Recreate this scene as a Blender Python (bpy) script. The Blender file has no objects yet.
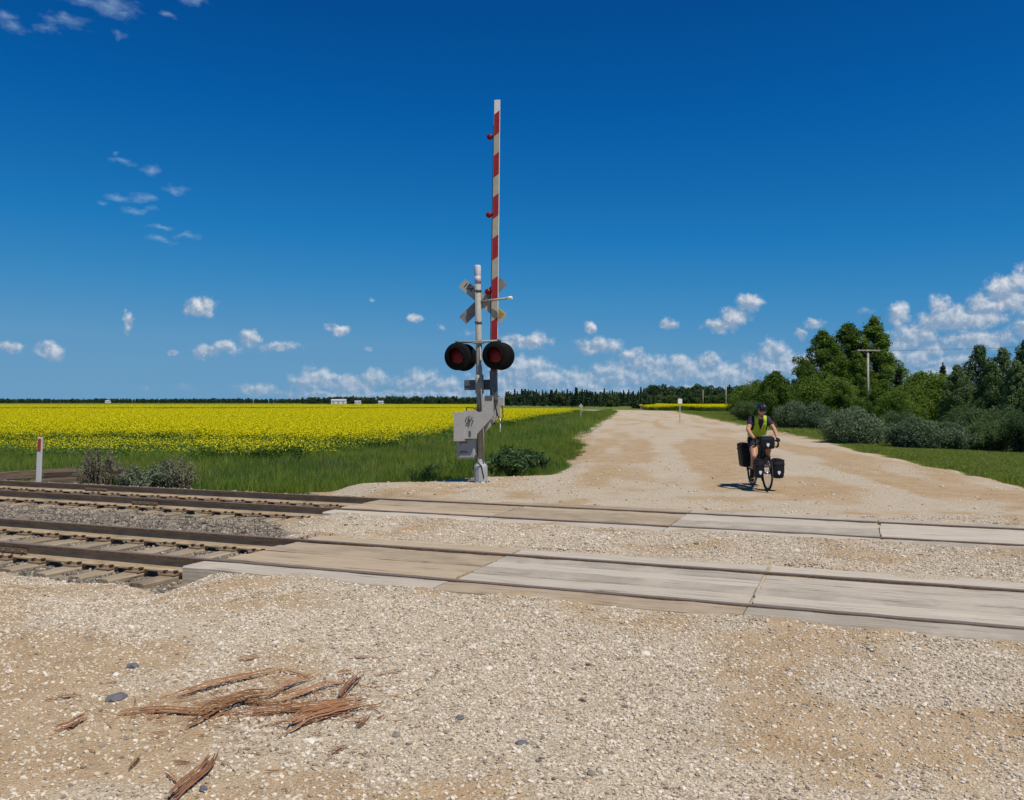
import bpy, bmesh, math, random
import numpy as np
from mathutils import Vector, Matrix, Euler

random.seed(7)
RNG = np.random.default_rng(7)
SC = bpy.context.scene
COL = SC.collection
R = math.radians

# ------------------------------------------------------------------ camera
CAM_H = 1.72
cam_data = bpy.data.cameras.new('camera')
cam_data.sensor_width = 36.0
cam_data.lens = 862.0 / 1024.0 * 36.0
cam_data.clip_start = 0.05
cam_data.clip_end = 20000
cam = bpy.data.objects.new('camera', cam_data)
COL.objects.link(cam)
cam.location = (0, 0, CAM_H)
cam.rotation_euler = (R(90.13), 0, 0)
SC.camera = cam

# ------------------------------------------------------------------ world: clear sky with scattered fair-weather cumulus
SKY_CURVE = [(0.10, (.0010, .050, .225)), (0.19, (.0014, .071, .285)), (0.243, (.002, .107, .375)), (0.371, (.014, .188, .485)),
             (0.50, (.048, .250, .52)), (0.672, (.110, .305, .53)), (0.95, (.160, .340, .53))]
CLOUD_LO = (0.26, 0.36, 0.50)
CLOUD_HI = (0.74, 0.76, 0.80)
SUN_EL = R(61)
SUN_H = Vector((0.64, -0.77, 0)).normalized()
SUN_AZ = math.atan2(SUN_H.x, SUN_H.y)
W = bpy.data.worlds.new('World')
SC.world = W
W.use_nodes = True
W.cycles.sampling_method = 'MANUAL'
W.cycles.sample_map_resolution = 256
wn = W.node_tree
wn.nodes.clear()

def nd(nt, typ, **kw):
    n = nt.nodes.new(typ)
    for k, v in kw.items():
        if k.startswith('i_'):
            key = k[2:]
            key = int(key) if key.isdigit() else key
            if hasattr(v, 'is_output'):
                nt.links.new(v, n.inputs[key])
            else:
                n.inputs[key].default_value = v
        else:
            setattr(n, k, v)
    return n

def mth(nt, op, a, b=None, c=None, clamp=False):
    n = nt.nodes.new('ShaderNodeMath')
    n.operation = op
    n.use_clamp = clamp
    for i, v in enumerate((a, b, c)):
        if v is None:
            continue
        if hasattr(v, 'is_output'):
            nt.links.new(v, n.inputs[i])
        else:
            n.inputs[i].default_value = v
    return n.outputs[0]

def vmt(nt, op, a, b=None, c=None):
    n = nt.nodes.new('ShaderNodeVectorMath')
    n.operation = op
    for i, v in enumerate((a, b, c)):
        if v is None:
            continue
        if hasattr(v, 'is_output'):
            nt.links.new(v, n.inputs[i])
        else:
            n.inputs[i].default_value = v
    return n.outputs['Value'] if op in ('LENGTH', 'DOT_PRODUCT') else n.outputs[0]

def mixc(nt, fac, a, b, typ='MIX'):
    n = nt.nodes.new('ShaderNodeMix')
    n.data_type = 'RGBA'
    n.blend_type = typ
    for key, v in ((0, fac), (6, a), (7, b)):
        if hasattr(v, 'is_output'):
            nt.links.new(v, n.inputs[key])
        elif key == 0:
            n.inputs[0].default_value = v
        else:
            n.inputs[key].default_value = (v[0], v[1], v[2], 1)
    return n.outputs[2]

def smooth(nt, v, lo, hi, a=0.0, b=1.0):
    n = nt.nodes.new('ShaderNodeMapRange')
    n.interpolation_type = 'SMOOTHSTEP'
    nt.links.new(v, n.inputs[0])
    for i, q in ((1, lo), (2, hi), (3, a), (4, b)):
        n.inputs[i].default_value = q
    return n.outputs[0]

def noise(nt, vec, scale, detail=4, rough=0.55, dist=0.0):
    n = nt.nodes.new('ShaderNodeTexNoise')
    if vec is not None:
        nt.links.new(vec, n.inputs['Vector'])
    n.inputs['Scale'].default_value = scale
    n.inputs['Detail'].default_value = detail
    n.inputs['Roughness'].default_value = rough
    n.inputs['Distortion'].default_value = dist
    return n

sky = nd(wn, 'ShaderNodeTexSky', sky_type='NISHITA', sun_disc=False)
sky.sun_elevation = SUN_EL
sky.sun_rotation = SUN_AZ
sky.altitude = 300
sky.air_density = 1.0
sky.dust_density = 0.0
sky.ozone_density = 4.0
SKY_STRENGTH = 0.10
# polarised, saturated blue of the photograph: one curve and one tint for the whole sky
skc = vmt(wn, 'SCALE', sky.outputs[0])
skc.node.inputs['Scale'].default_value = SKY_STRENGTH
srgb = nd(wn, 'ShaderNodeSeparateColor', i_0=skc)
skr = nd(wn, 'ShaderNodeValToRGB', i_0=srgb.outputs[1])
for k, (pos, c) in enumerate(SKY_CURVE):
    e_ = skr.color_ramp.elements[k] if k < 2 else skr.color_ramp.elements.new(pos)
    e_.position = pos
    e_.color = (c[0], c[1], c[2], 1)
skt = skr.outputs[0]

tc = nd(wn, 'ShaderNodeTexCoord')
dirv = tc.outputs['Generated']
sep = nd(wn, 'ShaderNodeSeparateXYZ', i_0=dirv)
az = mth(wn, 'ARCTAN2', sep.outputs[0], sep.outputs[1])
el = mth(wn, 'ARCSINE', sep.outputs[2])
ae = nd(wn, 'ShaderNodeCombineXYZ', i_0=az, i_1=el, i_2=0.0).outputs[0]
nz = noise(wn, dirv, 42, 3, 0.55)
off = vmt(wn, 'MULTIPLY_ADD', nz.outputs['Color'], (0.016, 0.016, 0), (-0.008, -0.008, 0))
p = vmt(wn, 'ADD', ae, off)
fb = noise(wn, dirv, 75, 6, 0.62)
fb2 = noise(wn, vmt(wn, 'ADD', dirv, (0.0035, 0.0, 0.0045)), 75, 6, 0.62)

def cloud_field(blobs, pos, shade=False):
    """distance to the nearest cloud lobe (1 at its rim); with shade also the same field seen from the sunny side"""
    acc = lit_ = None
    for (a, e, ra, re) in blobs:
        q = vmt(wn, 'MULTIPLY_ADD', pos, (1 / ra, 1 / re, 0), (-a / ra, -e / re, 0))
        if shade and re > 0.0105:      # the larger cumulus stand on flatter bases
            q = vmt(wn, 'MULTIPLY_ADD', vmt(wn, 'MINIMUM', q, (0, 0, 0)), (0, 0.6, 0), q)
        ln = vmt(wn, 'LENGTH', q)
        acc = ln if acc is None else mth(wn, 'MINIMUM', acc, ln)
        if shade:
            up_ = mth(wn, 'ADD', ln, vmt(wn, 'DOT_PRODUCT', q, (0.25, 0.55, 0)))
            lit_ = up_ if lit_ is None else mth(wn, 'MINIMUM', lit_, up_)
    return (acc, lit_) if shade else acc

CUMULUS = [
    (-0.3483, 0.1032, 0.0143, 0.0087), (-0.3432, 0.1067, 0.0082, 0.0076), (-0.4181, 0.0888, 0.0048, 0.0074), (-0.4201, 0.0814, 0.0029, 0.0074), (-0.5265, 0.0551, 0.0104, 0.0050), (-0.4920, 0.0511, 0.0108, 0.0072), (-0.3777, 0.0539, 0.0050, 0.0032),
    (-0.3411, 0.0546, 0.0124, 0.0066), (-0.3183, 0.0594, 0.0147, 0.0066), (-0.2961, 0.0676, 0.0085, 0.0089), (-0.2629, 0.0604, 0.0184, 0.0045), (-0.2003, 0.0817, 0.0123, 0.0057),
    (-0.1143, 0.0977, 0.0069, 0.0046), (-0.2898, 0.0145, 0.0213, 0.0067), (-0.2236, 0.0215, 0.0265, 0.0136), (-0.1858, 0.0182, 0.0291, 0.0103), (-0.1587, 0.0252, 0.0136, 0.0103),
    (-0.1086, 0.0196, 0.0229, 0.0150), (-0.0776, 0.0173, 0.0231, 0.0116), (0.0151, 0.0695, 0.0255, 0.0070), (0.0267, 0.0741, 0.0116, 0.0058), (-0.0046, 0.0649, 0.0116, 0.0081), (0.0902, 0.0864, 0.0069, 0.0058),
    (0.1017, 0.0645, 0.0207, 0.0092), (0.0925, 0.0600, 0.0138, 0.0058), (0.1802, 0.0877, 0.0090, 0.0057), (0.2390, 0.0866, 0.0186, 0.0079), (0.2532, 0.0963, 0.0163, 0.0101), (0.2694, 0.1103, 0.0129, 0.0089), (0.1531, 0.0435, 0.0249, 0.0092),
    (0.1360, 0.0517, 0.0114, 0.0080), (0.0093, 0.0348, 0.0325, 0.0162), (-0.0139, 0.0209, 0.0348, 0.0139), (0.0383, 0.0243, 0.0278, 0.0151), (0.0787, 0.0208, 0.0346, 0.0139),
    (0.1246, 0.0288, 0.0343, 0.0161), (0.1644, 0.0275, 0.0339, 0.0149), (0.2036, 0.0295, 0.0334, 0.0170), (0.1925, 0.0455, 0.0134, 0.0068), (0.2422, 0.0270, 0.0372, 0.0180),
    (0.2801, 0.0412, 0.0214, 0.0134), (0.2929, 0.0577, 0.0128, 0.0100), (0.3067, 0.0376, 0.0211, 0.0166), (0.3380, 0.0328, 0.0258, 0.0197), (0.3390, 0.0862, 0.0083, 0.0044), (0.3224, 0.0747, 0.0063, 0.0066),
    (0.2236, 0.0452, 0.0110, 0.0079), (0.4230, 0.0886, 0.0096, 0.0127), (0.4326, 0.0705, 0.0153, 0.0105), (0.4609, 0.1004, 0.0084, 0.0083), (0.4581, 0.0830, 0.0224, 0.0104),
    (0.4839, 0.0789, 0.0182, 0.0123), (0.5019, 0.0983, 0.0143, 0.0122), (0.5186, 0.1104, 0.0175, 0.0141), (0.5411, 0.1188, 0.0205, 0.0159), (0.4421, 0.0440, 0.0227, 0.0147),
    (0.4181, 0.0498, 0.0174, 0.0127), (0.4793, 0.0412, 0.0201, 0.0124), (0.4562, 0.0541, 0.0131, 0.0083), (0.5195, 0.0272, 0.0262, 0.0141), (0.4701, 0.0867, 0.0277, 0.0103), (0.5019, 0.0852, 0.0214, 0.0122), (0.5239, 0.0971, 0.0226, 0.0141), (0.4278, 0.0601, 0.0154, 0.0106), (0.4468, 0.0700, 0.0132, 0.0084), (0.5496, 0.0711, 0.0253, 0.0099),
    (-0.0081, 0.0093, 0.0522, 0.0093), (0.1017, 0.0104, 0.0689, 0.0092), (0.2036, 0.0114, 0.0668, 0.0102), (0.2908, 0.0133, 0.0532, 0.0111), (-0.1063, 0.0069, 0.0688, 0.0058), (-0.2081, 0.0079, 0.0555, 0.0057), (0.4609, 0.0280, 0.0558, 0.0125), (0.3837, 0.0666, 0.0080, 0.0065), (0.4929, 0.0633, 0.0360, 0.0082),
]
WISPS = [
    (-0.4383, 0.3951, 0.0304, 0.0105), (-0.4220, 0.3914, 0.0154, 0.0053), (-0.4599, 0.3950, 0.0186, 0.0062), (-0.4775, 0.3750, 0.0229, 0.0093), (-0.4965, 0.3644, 0.0126, 0.0051), (-0.5256, 0.3599, 0.0174, 0.0060), (-0.5317, 0.3666, 0.0155, 0.0050), (-0.4287, 0.3713, 0.0086, 0.0042), (-0.3534, 0.4124, 0.0143, 0.0054), (-0.3797, 0.3960, 0.0090, 0.0032),
    (-0.4316, 0.2556, 0.0057, 0.0032), (-0.4249, 0.2484, 0.0135, 0.0032), (-0.3976, 0.2432, 0.0118, 0.0064), (-0.4306, 0.2138, 0.0134, 0.0042), (-0.4074, 0.2150, 0.0215, 0.0053), (-0.3727, 0.2272, 0.0141, 0.0043), (-0.4103, 0.2015, 0.0176, 0.0043), (-0.3877, 0.1868, 0.0139, 0.0032), (-0.3646, 0.1780, 0.0203, 0.0043), (-0.3877, 0.1723, 0.0159, 0.0043), (-0.4421, 0.2057, 0.0066, 0.0031),
]
HAZE_PUFFS = [(-0.1667, 0.0606, 0.0068, 0.0034), (-0.1610, 0.1174, 0.0057, 0.0046), (-0.0833, 0.0888, 0.0092, 0.0046), (-0.0487, 0.0775, 0.0116, 0.0058), (0.3887, 0.0984, 0.0139, 0.0054), (0.4133, 0.0974, 0.0078, 0.0042), (-0.4025, 0.0149, 0.0098, 0.0053), (-0.3626, 0.0141, 0.0142, 0.0054)]

m1, m1s = cloud_field(CUMULUS, p, True)
d1 = mth(wn, 'ADD', mth(wn, 'SUBTRACT', 1.0, m1), mth(wn, 'MULTIPLY', mth(wn, 'SUBTRACT', fb.outputs[0], 0.5), 2.0))
a1 = smooth(wn, d1, -0.50, 0.55, 0.0, 0.95)
m2 = cloud_field(WISPS, p)
fbw = noise(wn, vmt(wn, 'MULTIPLY', dirv, (1, 1, 2.2)), 60, 6, 0.68)
d2 = mth(wn, 'ADD', mth(wn, 'SUBTRACT', 1.0, m2), mth(wn, 'MULTIPLY', mth(wn, 'SUBTRACT', fbw.outputs[0], 0.5), 2.6))
a2 = smooth(wn, d2, -0.1, 1.6, 0.0, 0.42)
m3 = cloud_field(HAZE_PUFFS, p)
d3 = mth(wn, 'ADD', mth(wn, 'SUBTRACT', 1.0, m3), mth(wn, 'MULTIPLY', mth(wn, 'SUBTRACT', fb.outputs[0], 0.5), 2.0))
a3 = smooth(wn, d3, 0.1, 1.0, 0.0, 0.35)
# the rest of the horizon carries the same broken cumulus
gn_ = noise(wn, vmt(wn, 'MULTIPLY', ae, (7, 16, 0)), 1.0, 5, 0.6)
side = smooth(wn, mth(wn, 'ABSOLUTE', az), 0.58, 0.75)
low = smooth(wn, el, 0.02, 0.30, 1.0, 0.0)
a4 = mth(wn, 'MULTIPLY', mth(wn, 'MULTIPLY', smooth(wn, gn_.outputs[0], 0.55, 0.68), side), low)
alpha = mth(wn, 'MAXIMUM', mth(wn, 'MAXIMUM', a1, a2), mth(wn, 'MAXIMUM', a3, a4))
# sunlit knobs and bluish hollows
rel = mth(wn, 'SUBTRACT', fb.outputs[0], fb2.outputs[0])
top = smooth(wn, mth(wn, 'SUBTRACT', m1s, m1), -0.35, 0.75)
lit = mth(wn, 'ADD', mth(wn, 'MULTIPLY_ADD', rel, 2.6, 0.05), mth(wn, 'MULTIPLY', top, 0.85), clamp=True)
ccol = mixc(wn, lit, CLOUD_LO, CLOUD_HI)
# low clouds far away sink into the blue of the air
air = smooth(wn, el, 0.0, 0.11, 0.42, 0.0)
ccol = mixc(wn, smooth(wn, mth(wn, 'SUBTRACT', a2, a1), 0.0, 0.1), ccol, (0.40, 0.56, 0.74))
ccol2 = mixc(wn, air, ccol, skt)
skyc = mixc(wn, alpha, skt, ccol2)
bg = nd(wn, 'ShaderNodeBackground', i_Color=skyc, i_Strength=1.0)
wo = nd(wn, 'ShaderNodeOutputWorld', i_Surface=bg.outputs[0])

# ------------------------------------------------------------------ sun and exposure
sd_ = bpy.data.lights.new('sun', 'SUN')
sd_.energy = 4.3
sd_.angle = R(0.53)
sd_.color = (1.0, 0.93, 0.82)
sun = bpy.data.objects.new('sun', sd_)
COL.objects.link(sun)
to_sun = Vector((SUN_H.x * math.cos(SUN_EL), SUN_H.y * math.cos(SUN_EL), math.sin(SUN_EL)))
sun.rotation_euler = to_sun.to_track_quat('Z', 'Y').to_euler()
sun.location = to_sun * 60
vs = SC.view_settings
vs.view_transform = 'Standard'
vs.look = 'None'
vs.exposure = 0.0
vs.gamma = 1.0
vs.use_curve_mapping = False
SC.cycles.max_bounces = 6
SC.cycles.transparent_max_bounces = 8
SC.cycles.transmission_bounces = 4
SC.cycles.caustics_reflective = False
SC.cycles.caustics_refractive = False

# ------------------------------------------------------------------ helpers
def link(o):
    COL.objects.link(o)
    return o

def tag(o, label=None, cat=None, group=None, kind=None):
    for k, v in (('label', label), ('category', cat), ('group', group), ('kind', kind)):
        if v:
            o[k] = v
    return o

def thing(name, label, cat, loc=(0, 0, 0), rotz=0.0, group=None):
    o = bpy.data.objects.new(name, None)
    o.empty_display_size = 0.2
    link(o)
    o.location = loc
    o.rotation_euler = (0, 0, rotz)
    return tag(o, label, cat, group)

def obj(name, mesh, parent=None, loc=None, rot=None, mats=None):
    if mats:
        for m in (mats if isinstance(mats, (list, tuple)) else [mats]):
            mesh.materials.append(m)
    o = bpy.data.objects.new(name, mesh)
    link(o)
    if parent:
        o.parent = parent
    if loc is not None:
        o.location = loc
    if rot is not None:
        o.rotation_euler = rot
    return o

def copy_tree(o, parent=None):
    c = o.copy()
    link(c)
    c.parent = parent
    for ch in o.children:
        copy_tree(ch, c)
    return c

class MB:
    """collects simple solids into one mesh"""
    def __init__(self):
        self.v, self.f, self.m, self.s = [], [], [], []

    def add(self, vs, fs, mat=0, sm=False):
        b = len(self.v)
        self.v += [tuple(x) for x in vs]
        for f in fs:
            self.f.append([i + b for i in f])
            self.m.append(mat)
            self.s.append(sm)
        return self

    def box(self, c, size, rot=None, mat=0, bev=0.0):
        sx, sy, sz = [q / 2 for q in size]
        if bev <= 0:
            vs = [Vector((x, y, z)) for x in (-sx, sx) for y in (-sy, sy) for z in (-sz, sz)]
            fs = [(0, 1, 3, 2), (4, 6, 7, 5), (0, 4, 5, 1), (2, 3, 7, 6), (0, 2, 6, 4), (1, 5, 7, 3)]
        else:
            bm = bmesh.new()
            bmesh.ops.create_cube(bm, size=1.0)
            for q in bm.verts:
                q.co = Vector((q.co.x * 2 * sx, q.co.y * 2 * sy, q.co.z * 2 * sz))
            bmesh.ops.bevel(bm, geom=bm.edges[:], offset=bev, segments=2, affect='EDGES', profile=0.6)
            bm.verts.index_update()
            vs = [q.co.copy() for q in bm.verts]
            fs = [[q.index for q in f.verts] for f in bm.faces]
            bm.free()
        if rot is not None:
            M = Euler(rot).to_matrix() if not isinstance(rot, Matrix) else rot
            vs = [M @ q for q in vs]
        c = Vector(c)
        return self.add([q + c for q in vs], fs, mat)

    def tube(self, pts, rad, n=8, mat=0, caps=True, sm=True):
        pts = [Vector(q) for q in pts]
        if not isinstance(rad, (list, tuple)):
            rad = [rad] * len(pts)
        vs, fs = [], []
        up = Vector((0.0, 0.0, 1.0))
        for i, q in enumerate(pts):
            t = (pts[min(i + 1, len(pts) - 1)] - pts[max(i - 1, 0)]).normalized()
            a = up if abs(t.z) < 0.95 else Vector((1.0, 0.0, 0.0))
            e1 = t.cross(a).normalized()
            e2 = t.cross(e1).normalized()
            for k in range(n):
                w = 2 * math.pi * k / n
                vs.append(q + (e1 * math.cos(w) + e2 * math.sin(w)) * rad[i])
        for i in range(len(pts) - 1):
            for k in range(n):
                k2 = (k + 1) % n
                fs.append((i * n + k, i * n + k2, (i + 1) * n + k2, (i + 1) * n + k))
        self.add(vs, fs, mat, sm)
        if caps:
            b = len(self.v) - len(vs)
            self.f.append([b + k for k in range(n)][::-1]); self.m.append(mat); self.s.append(False)
            self.f.append([b + (len(pts) - 1) * n + k for k in range(n)]); self.m.append(mat); self.s.append(False)
        return self

    def lathe(self, prof, c=(0, 0, 0), axis=(0, 0, 1), n=24, mat=0, sm=True):
        c = Vector(c)
        q = Vector((0, 0, 1)).rotation_difference(Vector(axis)).to_matrix()
        vs, fs = [], []
        for (r, h) in prof:
            for k in range(n):
                w = 2 * math.pi * k / n
                vs.append(c + q @ Vector((r * math.cos(w), r * math.sin(w), h)))
        for i in range(len(prof) - 1):
            for k in range(n):
                k2 = (k + 1) % n
                fs.append((i * n + k, i * n + k2, (i + 1) * n + k2, (i + 1) * n + k))
        return self.add(vs, fs, mat, sm)

    def prism(self, poly, d0, d1, axes=('x', 'z', 'y'), mat=0):
        """poly in the plane of the first two axes, extruded along the third"""
        idx = {'x': 0, 'y': 1, 'z': 2}
        vs = []
        for d in (d0, d1):
            for (a, b) in poly:
                q = [0, 0, 0]
                q[idx[axes[0]]] = a
                q[idx[axes[1]]] = b
                q[idx[axes[2]]] = d
                vs.append(q)
        n = len(poly)
        fs = [list(range(n)), list(range(2 * n - 1, n - 1, -1))]
        fs += [(i, i + n, (i + 1) % n + n, (i + 1) % n) for i in range(n)]
        return self.add(vs, fs, mat)

    def mesh(self, name='mesh', fix=True):
        me = bpy.data.meshes.new(name)
        me.from_pydata(self.v, [], self.f)
        me.polygons.foreach_set('material_index', self.m)
        me.polygons.foreach_set('use_smooth', self.s)
        if fix:
            bm = bmesh.new()
            bm.from_mesh(me)
            bmesh.ops.recalc_face_normals(bm, faces=bm.faces[:])
            bm.to_mesh(me)
            bm.free()
        me.update()
        return me

    def build(self, name, mats, parent=None, loc=None, rot=None):
        return obj(name, self.mesh(name), parent, loc, rot, mats)

def np_mesh(name, verts, quads=None, tris=None, smooth_=False):
    me = bpy.data.meshes.new(name)
    verts = np.asarray(verts, dtype=np.float32)
    me.vertices.add(len(verts))
    me.vertices.foreach_set('co', verts.ravel())
    parts, starts, tot = [], [], 0
    for a, k in ((quads, 4), (tris, 3)):
        if a is not None and len(a):
            a = np.asarray(a, dtype=np.int32)
            starts.append(tot + np.arange(len(a), dtype=np.int32) * k)
            parts.append(a.ravel())
            tot += a.size
    me.loops.add(tot)
    me.loops.foreach_set('vertex_index', np.concatenate(parts))
    st = np.concatenate(starts)
    me.polygons.add(len(st))
    me.polygons.foreach_set('loop_start', st)
    if smooth_:
        me.polygons.foreach_set('use_smooth', np.ones(len(st), dtype=bool))
    me.update(calc_edges=True)
    return me

def fattr(me, name, vals, typ='FLOAT', dom='POINT'):
    a = me.attributes.new(name, typ, dom)
    a.data.foreach_set('vector' if typ == 'FLOAT_VECTOR' else 'value', np.ascontiguousarray(vals).ravel())

# value noise for terrain and scatter masks
_TAB = np.random.default_rng(3).random((256, 256)).astype(np.float32)
def vnoise(x, y):
    xi, yi = np.floor(x).astype(int), np.floor(y).astype(int)
    fx, fy = x - xi, y - yi
    fx, fy = fx * fx * (3 - 2 * fx), fy * fy * (3 - 2 * fy)
    g = lambda a, b: _TAB[a % 256, b % 256]
    return (g(xi, yi) * (1 - fx) + g(xi + 1, yi) * fx) * (1 - fy) + (g(xi, yi + 1) * (1 - fx) + g(xi + 1, yi + 1) * fx) * fy
def fbm(x, y, sc, oct=4, ox=0.0):
    x, y = np.asarray(x, float) * sc + 31.7 + ox, np.asarray(y, float) * sc + 17.3 + ox * 1.7
    t, a, n = 0, 0.5, 0
    for _ in range(oct):
        t = t + a * vnoise(x, y)
        n += a
        x, y, a = x * 2.03 + 5.1, y * 2.03 + 9.7, a * 0.5
    return t / n
def sstep(a, b, x):
    t = np.clip((np.asarray(x, float) - a) / (b - a), 0, 1)
    return t * t * (3 - 2 * t)

# scatter: a point cloud whose vertices carry loose small pieces (uncountable stuff only)
HIDDEN = {}
def proto_collection(key, meshes):
    c = bpy.data.collections.new(key)
    for i, me in enumerate(meshes):
        o = bpy.data.objects.new('%s_%02d' % (key, i), me)
        c.objects.link(o)
    HIDDEN[key] = c
    return c

def scatter(name, pts, rot, scl, idx, coll, label, cat=None):
    pts = np.asarray(pts, np.float32)
    me = bpy.data.meshes.new(name)
    me.vertices.add(len(pts))
    me.vertices.foreach_set('co', pts.ravel())
    fattr(me, 'rot', np.asarray(rot, np.float32), 'FLOAT_VECTOR')
    scl = np.asarray(scl, np.float32)
    if scl.ndim == 1:
        scl = np.repeat(scl[:, None], 3, 1)
    fattr(me, 'scl', scl, 'FLOAT_VECTOR')
    fattr(me, 'idx', np.asarray(idx, np.int32), 'INT')
    me.update()
    o = obj(name, me)
    ng = bpy.data.node_groups.new(name + '_nodes', 'GeometryNodeTree')
    ng.interface.new_socket('Geometry', in_out='INPUT', socket_type='NodeSocketGeometry')
    ng.interface.new_socket('Geometry', in_out='OUTPUT', socket_type='NodeSocketGeometry')
    gi, go = ng.nodes.new('NodeGroupInput'), ng.nodes.new('NodeGroupOutput')
    iop = ng.nodes.new('GeometryNodeInstanceOnPoints')
    ci = ng.nodes.new('GeometryNodeCollectionInfo')
    ci.inputs['Collection'].default_value = coll
    ci.inputs['Separate Children'].default_value = True
    ci.inputs['Reset Children'].default_value = True
    iop.inputs['Pick Instance'].default_value = True
    def na(nm, typ):
        n = ng.nodes.new('GeometryNodeInputNamedAttribute')
        n.data_type = typ
        n.inputs['Name'].default_value = nm
        return [s for s in n.outputs if s.enabled and s.name == 'Attribute'][0]
    e2r = ng.nodes.new('FunctionNodeEulerToRotation')
    L = ng.links.new
    L(gi.outputs[0], iop.inputs['Points'])
    L(ci.outputs[0], iop.inputs['Instance'])
    L(na('idx', 'INT'), iop.inputs['Instance Index'])
    L(na('rot', 'FLOAT_VECTOR'), e2r.inputs[0])
    L(e2r.outputs[0], iop.inputs['Rotation'])
    L(na('scl', 'FLOAT_VECTOR'), iop.inputs['Scale'])
    L(iop.outputs[0], go.inputs[0])
    md = o.modifiers.new('scatter', 'NODES')
    md.node_group = ng
    tag(o, label, cat, kind='stuff')
    return o

# ------------------------------------------------------------------ materials
def new_mat(name):
    m = bpy.data.materials.new(name)
    m.use_nodes = True
    nt = m.node_tree
    nt.nodes.clear()
    out = nt.nodes.new('ShaderNodeOutputMaterial')
    b = nt.nodes.new('ShaderNodeBsdfPrincipled')
    nt.links.new(b.outputs[0], out.inputs[0])
    return m, nt, b, out

def ramp(nt, fac, stops):
    r = nt.nodes.new('ShaderNodeValToRGB')
    nt.links.new(fac, r.inputs[0])
    for k, (pos, c) in enumerate(stops):
        e = r.color_ramp.elements[k] if k < 2 else r.color_ramp.elements.new(pos)
        e.position = pos
        e.color = (c[0], c[1], c[2], 1)
    return r.outputs[0]

def bump(nt, b, h, strength, dist):
    n = nt.nodes.new('ShaderNodeBump')
    n.inputs['Strength'].default_value = strength
    n.inputs['Distance'].default_value = dist
    nt.links.new(h, n.inputs['Height'])
    nt.links.new(n.outputs[0], b.inputs['Normal'])

def plain(name, c, rough=0.6, metal=0.0, var=0.18, scale=9.0, bmp=0.15, spec=0.4, dirt=None):
    """painted or moulded surface with slight soiling"""
    m, nt, b, out = new_mat(name)
    t = nt.nodes.new('ShaderNodeTexCoord')
    n1 = noise(nt, t.outputs['Object'], scale, 6, 0.62)
    n2 = noise(nt, t.outputs['Object'], scale * 7, 3, 0.5)
    lo = tuple(q * (1 - var) for q in c)
    hi = tuple(min(1, q * (1 + var * 0.6)) for q in c)
    col = ramp(nt, n1.outputs[0], [(0.3, lo), (0.7, hi)])
    if dirt:
        col = mixc(nt, smooth(nt, n1.outputs[0], 0.52, 0.72, 0, 0.75), col, dirt)
    nt.links.new(col, b.inputs['Base Color'])
    b.inputs['Metallic'].default_value = metal
    b.inputs['Specular IOR Level'].default_value = spec
    rr = smooth(nt, n2.outputs[0], 0.3, 0.7, max(0.05, rough - 0.1), min(1, rough + 0.1))
    nt.links.new(rr, b.inputs['Roughness'])
    if bmp:
        bump(nt, b, n2.outputs[0], bmp, 0.004)
    return m

def leaf_mat(name, c1, c2, trans=0.35, rough=0.55, cs=0.6):
    m, nt, b, out = new_mat(name)
    t = nt.nodes.new('ShaderNodeTexCoord')
    oi = nt.nodes.new('ShaderNodeObjectInfo')
    n1 = noise(nt, t.outputs['Object'], cs, 3, 0.6)
    n2 = noise(nt, t.outputs['Object'], 9.0, 2, 0.5)
    f = mth(nt, 'ADD', mth(nt, 'MULTIPLY', n1.outputs[0], 0.6), mth(nt, 'MULTIPLY', n2.outputs[0], 0.4))
    f = mth(nt, 'ADD', f, mth(nt, 'MULTIPLY_ADD', oi.outputs['Random'], 0.24, -0.12))
    col = ramp(nt, f, [(0.32, c1), (0.68, c2)])
    nt.links.new(col, b.inputs['Base Color'])
    b.inputs['Roughness'].default_value = rough
    b.inputs['Specular IOR Level'].default_value = 0.25
    tr = nt.nodes.new('ShaderNodeBsdfTranslucent')
    nt.links.new(mixc(nt, 1.0, col, (1.1, 1.25, 0.6), 'MULTIPLY'), tr.inputs[0])
    mx = nt.nodes.new('ShaderNodeMixShader')
    mx.inputs[0].default_value = trans
    nt.links.new(b.outputs[0], mx.inputs[1])
    nt.links.new(tr.outputs[0], mx.inputs[2])
    nt.links.new(mx.outputs[0], out.inputs[0])
    return m

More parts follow.
